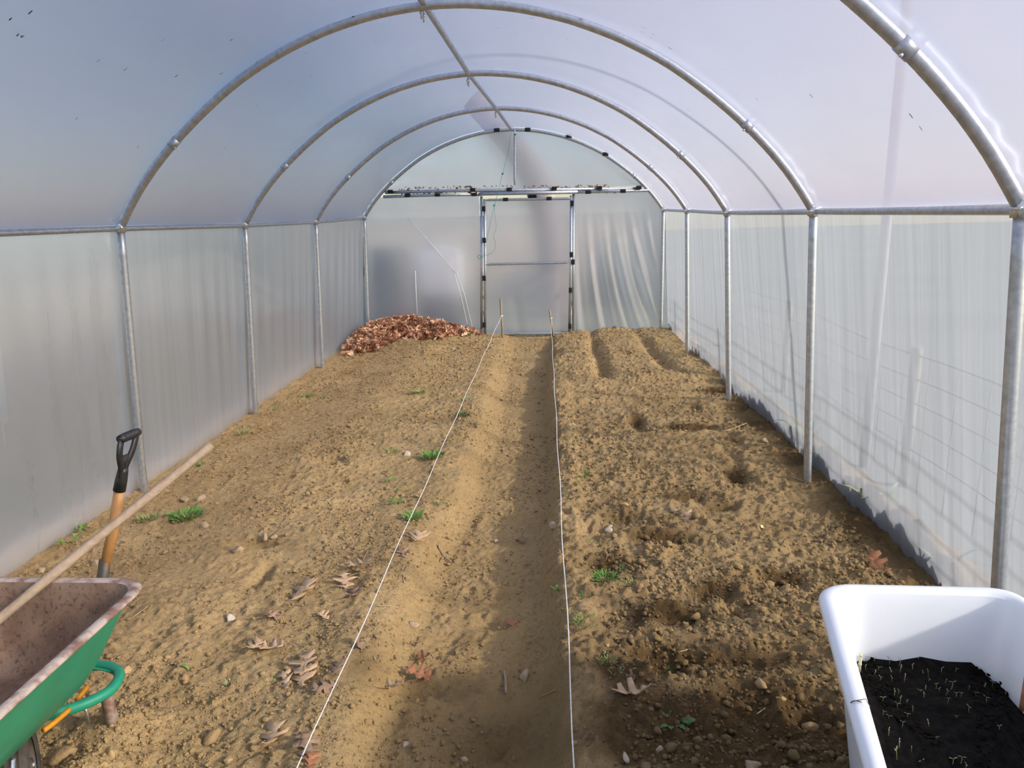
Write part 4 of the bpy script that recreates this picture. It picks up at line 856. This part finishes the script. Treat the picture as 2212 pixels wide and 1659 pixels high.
WV = [(402, 1110, 66, 26, 90, 'weed', 'largest bright green weed clump on the left bed beside the wooden handle', 0), (320, 1116, 40, 20, 45, 'weed_pale', 'yellowish weed patch left of the largest green clump', 0), (152, 1162, 46, 22, 9, 'weed', 'broad leaved weed at the foot of the left film', 1), (176, 1135, 24, 24, 10, 'weed', 'small upright weed above the broad leaved one by the left film', 1),
      (432, 1000, 22, 16, 16, 'weed', 'small grass tuft under the free end of the wooden handle', 0), (527, 932, 22, 18, 14, 'weed_pale', 'thin yellow green sprig on the left bed near the third hoop', 0), (663, 853, 26, 15, 22, 'weed', 'grass tuft on the left bed near the fourth hoop', 0), (590, 880, 28, 14, 16, 'weed_pale', 'faint weed beside the foot of the third hoop', 0),
      (418, 1437, 20, 24, 1, 'weed', 'single light green leaf poking from the lower left bed', 1), (497, 1470, 22, 18, 10, 'weed_pale', 'tiny weed sprig left of the big leaf clump', 0), (585, 1468, 20, 18, 10, 'weed_pale', 'tiny weed touching the big leaf clump', 0), (936, 980, 48, 26, 60, 'weed', 'dense green weed clump beside the left string in mid distance', 0), (845, 972, 34, 14, 26, 'weed', 'low weed left of the white stone', 0),
      (905, 845, 34, 18, 40, 'weed_pale', 'pale grass patch far along the left bed', 0), (872, 1054, 44, 18, 8, 'weed', 'broad leaved weed with flat leaves near the left string', 1), (813, 1057, 20, 14, 5, 'weed_dark', 'small dark rosette left of the broad leaved weed', 1), (846, 1034, 24, 14, 12, 'weed', 'small weed above the broad leaved weed', 0), (856, 1080, 34, 16, 26, 'weed', 'green weed just below the broad leaved weed', 0),
      (892, 1112, 44, 26, 44, 'weed', 'fine green weed tuft against the left string', 0), (828, 928, 22, 10, 12, 'weed_pale', 'tiny weed far on the left bed', 0), (813, 946, 24, 10, 12, 'weed_pale', 'tiny pale weed left of the dense clump', 0), (1000, 893, 34, 16, 34, 'weed_dark', 'dark green weed at the left string far along', 0), (1005, 862, 40, 14, 26, 'weed_pale', 'pale weed patch beside the left string farther back', 0), (950, 1083, 26, 18, 14, 'weed_pale', 'pale weed on the left trench bank', 0),
      (1260, 1022, 36, 16, 34, 'weed', 'green weed on the right bed nearest the far damp tracks', 0), (1240, 957, 24, 12, 16, 'weed_pale', 'faint weed at the right trench edge below the drilled rows', 0), (1240, 1088, 26, 14, 16, 'weed_pale', 'small weed at the right trench edge, mid distance', 0), (1288, 1172, 26, 16, 16, 'weed', 'small weed below the pale pointed stone', 0), (1348, 1228, 44, 20, 50, 'weed_dark', 'blue green weed at the upper right of the right bed patch', 0),
      (1305, 1248, 54, 22, 70, 'weed', 'wide green weed mat in the right bed patch', 0), (1362, 1258, 40, 20, 34, 'weed_pale', 'pale weed below the blue green one', 0), (1268, 1284, 34, 18, 26, 'weed', 'weed at the left end of the right bed patch', 0), (1264, 1337, 66, 16, 60, 'weed', 'long green weed beside the knot of the right string', 0), (1312, 1420, 44, 18, 40, 'weed_pale', 'pale green weed on the lower right bed', 0), (1330, 1446, 30, 14, 22, 'weed_pale', 'pale weed below its neighbour on the lower right bed', 0),
      (1462, 1442, 40, 16, 26, 'weed_dark', 'dark weed in the hollow on the lower right bed', 0), (1452, 1552, 62, 40, 26, 'weed_dark', 'dark broad leaved weed clump at the shadow edge', 1), (1008, 722, 26, 12, 22, 'weed', 'weed at the foot of the left end panel beside the door', 1), (1206, 1268, 14, 22, 8, 'weed', 'thin weed on the shaded trench bank', 0), (1213, 1298, 14, 14, 6, 'weed', 'tiny weed at the trench lip below the thin weed', 0), (700, 855, 30, 14, 4, 'weed_pale', 'tiny weed near the foot of the fourth hoop', 0)]
for i, (px, py_, wp, hp, n, mt, lb_, br) in enumerate(WV): weed(px, py_, wp, hp, n, mt, lb_, 1000+i, bool(br))

# ------------------------------------------------------------------ twigs and straws
def twig(pts, r, mat, label, name='straw'):
    P = [G(*p)+np.array([0, 0, r+.004]) for p in pts]; o = tube(name, [q-P[0] for q in smooth_path(P, 3)], r, M[mat], None, 6); o.location = P[0]; tag(o, label, 'twig' if name == 'twig' else 'straw')
twig([(1553, 935), (1570, 929), (1585, 928), (1613, 917)], .006, 'straw', 'bent pale twig on the right bed near the right film', 'twig')
twig([(1089, 1453), (1092, 1475), (1093, 1501)], .0055, 'twig', 'short stick lying in the shaded trench', 'twig')
twig([(1712, 1034), (1722, 1037), (1738, 1042)], .004, 'straw', 'curved twig at the foot of the second hoop on the right', 'twig')
twig([(945, 1180), (960, 1205), (975, 1217)], .005, 'twig', 'dark twig at the left side of the trench floor', 'twig')
for pts, lb_ in [([(276, 1343), (298, 1328), (320, 1312)], 'long straw between the wheelbarrow and the pale stone'), ([(722, 1151), (745, 1153), (770, 1153)], 'horizontal straw on the left bed above the highest leaf'), ([(806, 1143), (813, 1151), (820, 1157)], 'short slanting straw near the highest leaf'),
                 ([(955, 1161), (975, 1167), (993, 1174)], 'thin straw lying across the trench floor'), ([(1456, 1414), (1470, 1410), (1486, 1406)], 'pale straw in the middle of the lower right bed'), ([(816, 1311), (838, 1311), (860, 1315)], 'straw bridging the left string and the trench lip'), ([(785, 1210), (790, 1200), (795, 1190)], 'straw standing above the curled tan leaf'),
                 ([(1635, 1545), (1645, 1538), (1652, 1533)], 'small straw near the tub'), ([(1780, 1627), (1790, 1629), (1800, 1629)], 'straw beside the tub at the bottom'), ([(386, 1590), (394, 1585), (402, 1580)], 'small straw left of the large clod'), ([(880, 1225), (872, 1250), (874, 1262)], 'curved straw on the left trench bank'), ([(745, 1250), (765, 1243), (790, 1238)], 'straw beside the crumpled drift leaf')]:
    twig(pts, .0022, 'straw', lb_)
p = G(1230, 922); tube_ = tube('string_end', [np.array([0, 0, .01]), np.array([.03, .03, .02]), np.array([.06, .02, .008])], .0025, M['string'], None, 5); tube_.location = p; tag(tube_, 'loose white string end on the right trench lip', 'string')
for (a, b, c, lb_) in [((1180, 1240), (1195, 1218), (1200, 1212), 'pale root hair on the shaded trench bank'), ((1165, 1508), (1185, 1500), (1200, 1492), 'pale rootlet sticking from the trench bank lower down')]:
    twig([a, b, c], .0016, 'straw', lb_, 'rootlet')

# ------------------------------------------------------------------ outside, seen through the films
YO = 12.3
def lathe(name, c, prof_, mat, parent=None, n=28):
    V = []; k = len(prof_)
    for i in range(n):
        a = 2*math.pi*i/n
        for (r, z) in prof_: V.append((c[0]+r*math.cos(a), c[1]+r*math.sin(a), c[2]+z))
    F = [(i*k+j, ((i+1) % n)*k+j, ((i+1) % n)*k+j+1, i*k+j+1) for i in range(n) for j in range(k-1)]
    return obj(name, V, F, M[mat], parent)
p = PY(850, 660, YO); bn_ = empty('compost_bin', (p[0], YO, -.03)); tag(bn_, 'dark dome topped bin shape blurred behind the left end panel', 'bin')
htop = PY(850, 533, YO)[2]+.03
lathe('bin_body', (0, 0, 0), [(0, 0), (.36, 0), (.33, .3), (.29, htop-.12)], 'dark_bin', bn_); lathe('bin_lid', (0, 0, 0), [(.31, htop-.14), (.31, htop-.09), (.24, htop-.01), (0, htop)], 'dark_bin', bn_)
p = PY(955, 640, YO+.3); tk = empty('white_container', (p[0], YO+.3, -.03)); tag(tk, 'white container shape blurred behind the left end panel', 'container')
ht = PY(955, 535, YO+.3)[2]+.03
V, F = rings_vf([[np.array([q[0], q[1], z]) for q in round_poly([(s, s), (s, -s), (-s, -s), (-s, s)], .08, 5)] for s, z in ((.34, .45), (.37, .6), (.37, ht-.1), (.33, ht-.02))], True, True); obj('container_tank', V, F, M['tank'], tk)
V, F = rings_vf([[np.array([q[0], q[1], z]) for q in round_poly([(s, s), (s, -s), (-s, -s), (-s, s)], .03, 3)] for s, z in ((.34, .0), (.34, .45))], True, True); obj('container_stand', V, F, M['dark_bin'], tk)
lathe('container_lid', (0, 0, 0), [(.16, ht-.03), (.16, ht+.03), (0, ht+.05)], 'tank', tk)
p = PZ(868, 690, .1); rp_ = empty('red_pot', (PY(868, 680, YO-.5)[0], YO-.5, -.03)); tag(rp_, 'reddish pot shape blurred behind the leaf pile', 'pot')
lathe('pot_body', (0, 0, 0), [(0, 0), (.13, 0), (.17, .32)], 'red_pot', rp_); lathe('pot_rim', (0, 0, 0), [(.17, .28), (.185, .28), (.185, .34), (.16, .34)], 'red_pot', rp_)
YT = 13.2
tpts = [PY(1205, 690, YT), PY(1200, 620, YT), PY(1192, 540, YT), PY(1178, 460, YT), PY(1158, 395, YT), PY(1120, 330, YT), PY(1070, 270, YT), PY(1020, 215, YT)]
tb_ = np.array([tpts[0][0], YT, -.03]); tree = empty('tree', tuple(tb_)); tag(tree, 'leaning bare tree trunk blurred behind the door film', 'tree')
tube('trunk', [np.array([tpts[0][0], YT, -.1])-tb_]+[q-tb_ for q in smooth_path(tpts, 4)], [.3]+list(np.linspace(.27, .2, 29)), M['bark'], tree, 12)
def blob(name, c, s, mat, label, cat, seed):
    V, F = rock_vf(seed, 1.0, s, 3); V[:, 2] = np.maximum(V[:, 2], -s[2]*.35); o = obj(name, V, F, M[mat]); o.location = (c[0], c[1], -.03+s[2]*.34); tag(o, label, cat); return o
blob('shrub', (1.75, 14.6), (.95, .6, 1.15), 'hedge', 'dark low shrub mass blurred behind the wrinkled right end panel', 'shrub', 31)
blob('shrub', (.1, 15.8), (.8, .6, .7), 'hedge', 'dark low shrub mass blurred behind the lower half of the door', 'shrub', 32)
hb = empty('far_building', (-1.2, 25, -.03)); tag(hb, 'pale building blurred far behind the end wall', 'building')
V, F = box_vf((0, 0, .9), (8.6, 3, 1.8)); obj('building_wall', V, F, M['house'], hb, False)
V, F = box_vf((0, 0, 1.9), (9.0, 3.6, .2)); obj('building_roof', V, F, M['tank'], hb, False)
# earth slope to the left
yb = np.linspace(-6, 16, 60); tt_ = np.linspace(0, 1, 12); V = []
for t in tt_:
    for y in yb: V.append((-5.0-2.2*t, y, -.05+1.15*sstep(0, 1, np.float64(t))*(1+.12*math.sin(y*.45))))
eb = obj('earth_slope', V, grid_faces(12, 60), M['tan_wall']); tag(eb, 'tan earth slope blurred behind the left side film', 'earth slope', kind='structure')
# fence and tall pole outside right: they throw the faint shadows on the right film
fe = empty('wire_fence', (2.95, 5.0, -.02)); tag(fe, 'wire fence outside throwing faint mesh shadows on the right film', 'fence'); FO = np.array([2.95, 5.0, -.02])
def backsun(p, dist): return np.array(p)+np.array(SUNV)*(dist/SUNV.x)
top = PY(1802, 828, 4.84)
ptop = backsun((2.42, 4.86, top[2]), .53)
for yy in (ptop[1], ptop[1]-2.6, ptop[1]+2.6, ptop[1]+5.2): tube('fence_post', [np.array([2.95, yy, -.3])-FO, np.array([2.95, yy, ptop[2]])-FO], .035, M['fence'], fe, 8)
for hz in np.linspace(.25, ptop[2]-.05, 5): tube('fence_wire', [np.array([2.95, y, hz+.02*math.sin(y*2)])-FO for y in np.linspace(0, 11, 24)], .006, M['fence'], fe, 5)
for yy in np.arange(0, 11, .32): tube('fence_wire', [np.array([2.95, yy, 0])-FO, np.array([2.95, yy, ptop[2]-.05])-FO], .004, M['fence'], fe, 5)
q = backsun((2.3, 5.25, 1.0), .55)
tp_ = tube('tall_pole', [(0, 0, -.3), (0, 0, 2.5), (0, 0, 5.2)], [.034, .032, .03], M['pole_grey'], None, 10); tp_.location = (q[0], q[1], 0); tag(tp_, 'tall slim pole outside throwing a curved shadow on the roof film', 'pole')

# ------------------------------------------------------------------ small extras
# crumbly lumps of compost
mbp = MB(); TV, TF = rock_vf(41, 1.0, (1, .9, .8), 1)
for i in range(900):
    t = math.sqrt(random.random())*1.0; k = random.randrange(len(ringc)); q = cen+(ringc[k]-cen)*t; r = random.uniform(.003, .011)*(1.4 if t > .93 else 1)
    z = float(comp_z(np.array(q[0]), np.array(q[1]))); a = random.uniform(0, 6.28); Rm = rotm(a, 0, 0)
    mbp.add([Rm @ v*r+np.array([q[0], q[1], z+r*.2])-TB for v in TV], TF)
o = mbp.build('compost_lumps', M['peat'], comp, False); tag(o, kind='stuff')
# specks of dirt stuck to the inside of the roof film
mbd = MB()
for i in range(240):
    y = random.uniform(2.2, 9.5); j = random.randrange(6, 84); P = smooth_profile(y, HR-.004, 90) if i % 6 == 0 else P
    if i % 6: pass
    x0, z0 = P[j]; x1, z1 = P[j+1]; d = np.array([x1-x0, 0, z1-z0]); d /= np.linalg.norm(d); l = random.uniform(.004, .012); e = np.array([0, 1.0, 0])*random.uniform(.0015, .004)
    yy = y if i % 6 == 0 else ylast
    if i % 6 == 0: ylast = y
    c = np.array([x0, ylast, z0-.004])+np.array([0, random.uniform(-.05, .05), 0]); mbd.add([c-d*l-e, c-d*l+e, c+d*l+e, c+d*l-e], [(0, 1, 2, 3)])
o = mbd.build('dirt_specks', M['iron'], ceil, False); tag(o, kind='stuff')
# creases pressed into the left end panel
for pts in ([(985, 585), (1003, 635), (1022, 716)], [(978, 580), (996, 640), (1012, 712)], [(880, 470), (930, 525), (985, 590)], [(897, 585), (899, 640), (902, 700)]):
    bt('film_crease', pts, .006, wb, .012, None, 5, 'crease')
# sprigs growing outside along the right film
for i, (yy, hh, n, mt, lb_) in enumerate([(4.05, .16, 16, 'weed_pale', 'pale grass tuft outside the right film, nearest to the tub'), (4.75, .14, 7, 'weed_dark', 'thin dark sprig outside the right film right of the second hoop'), (5.3, .2, 9, 'weed_dark', 'tall thin dark sprigs outside the right film left of the second hoop'),
                                         (5.65, .12, 6, 'weed_dark', 'short dark sprig outside the right film farther back'), (3.35, .13, 8, 'weed_dark', 'dark sprig outside the right film just above the tub')]):
    V, F = tuft_vf(2000+i, .05, hh, n); o = obj('grass_sprig', V, F, M[mt]); o.location = (float(FILM_R(yy))+.075, yy, .09); tag(o, lb_, 'weed', 'sprigs outside the right film')
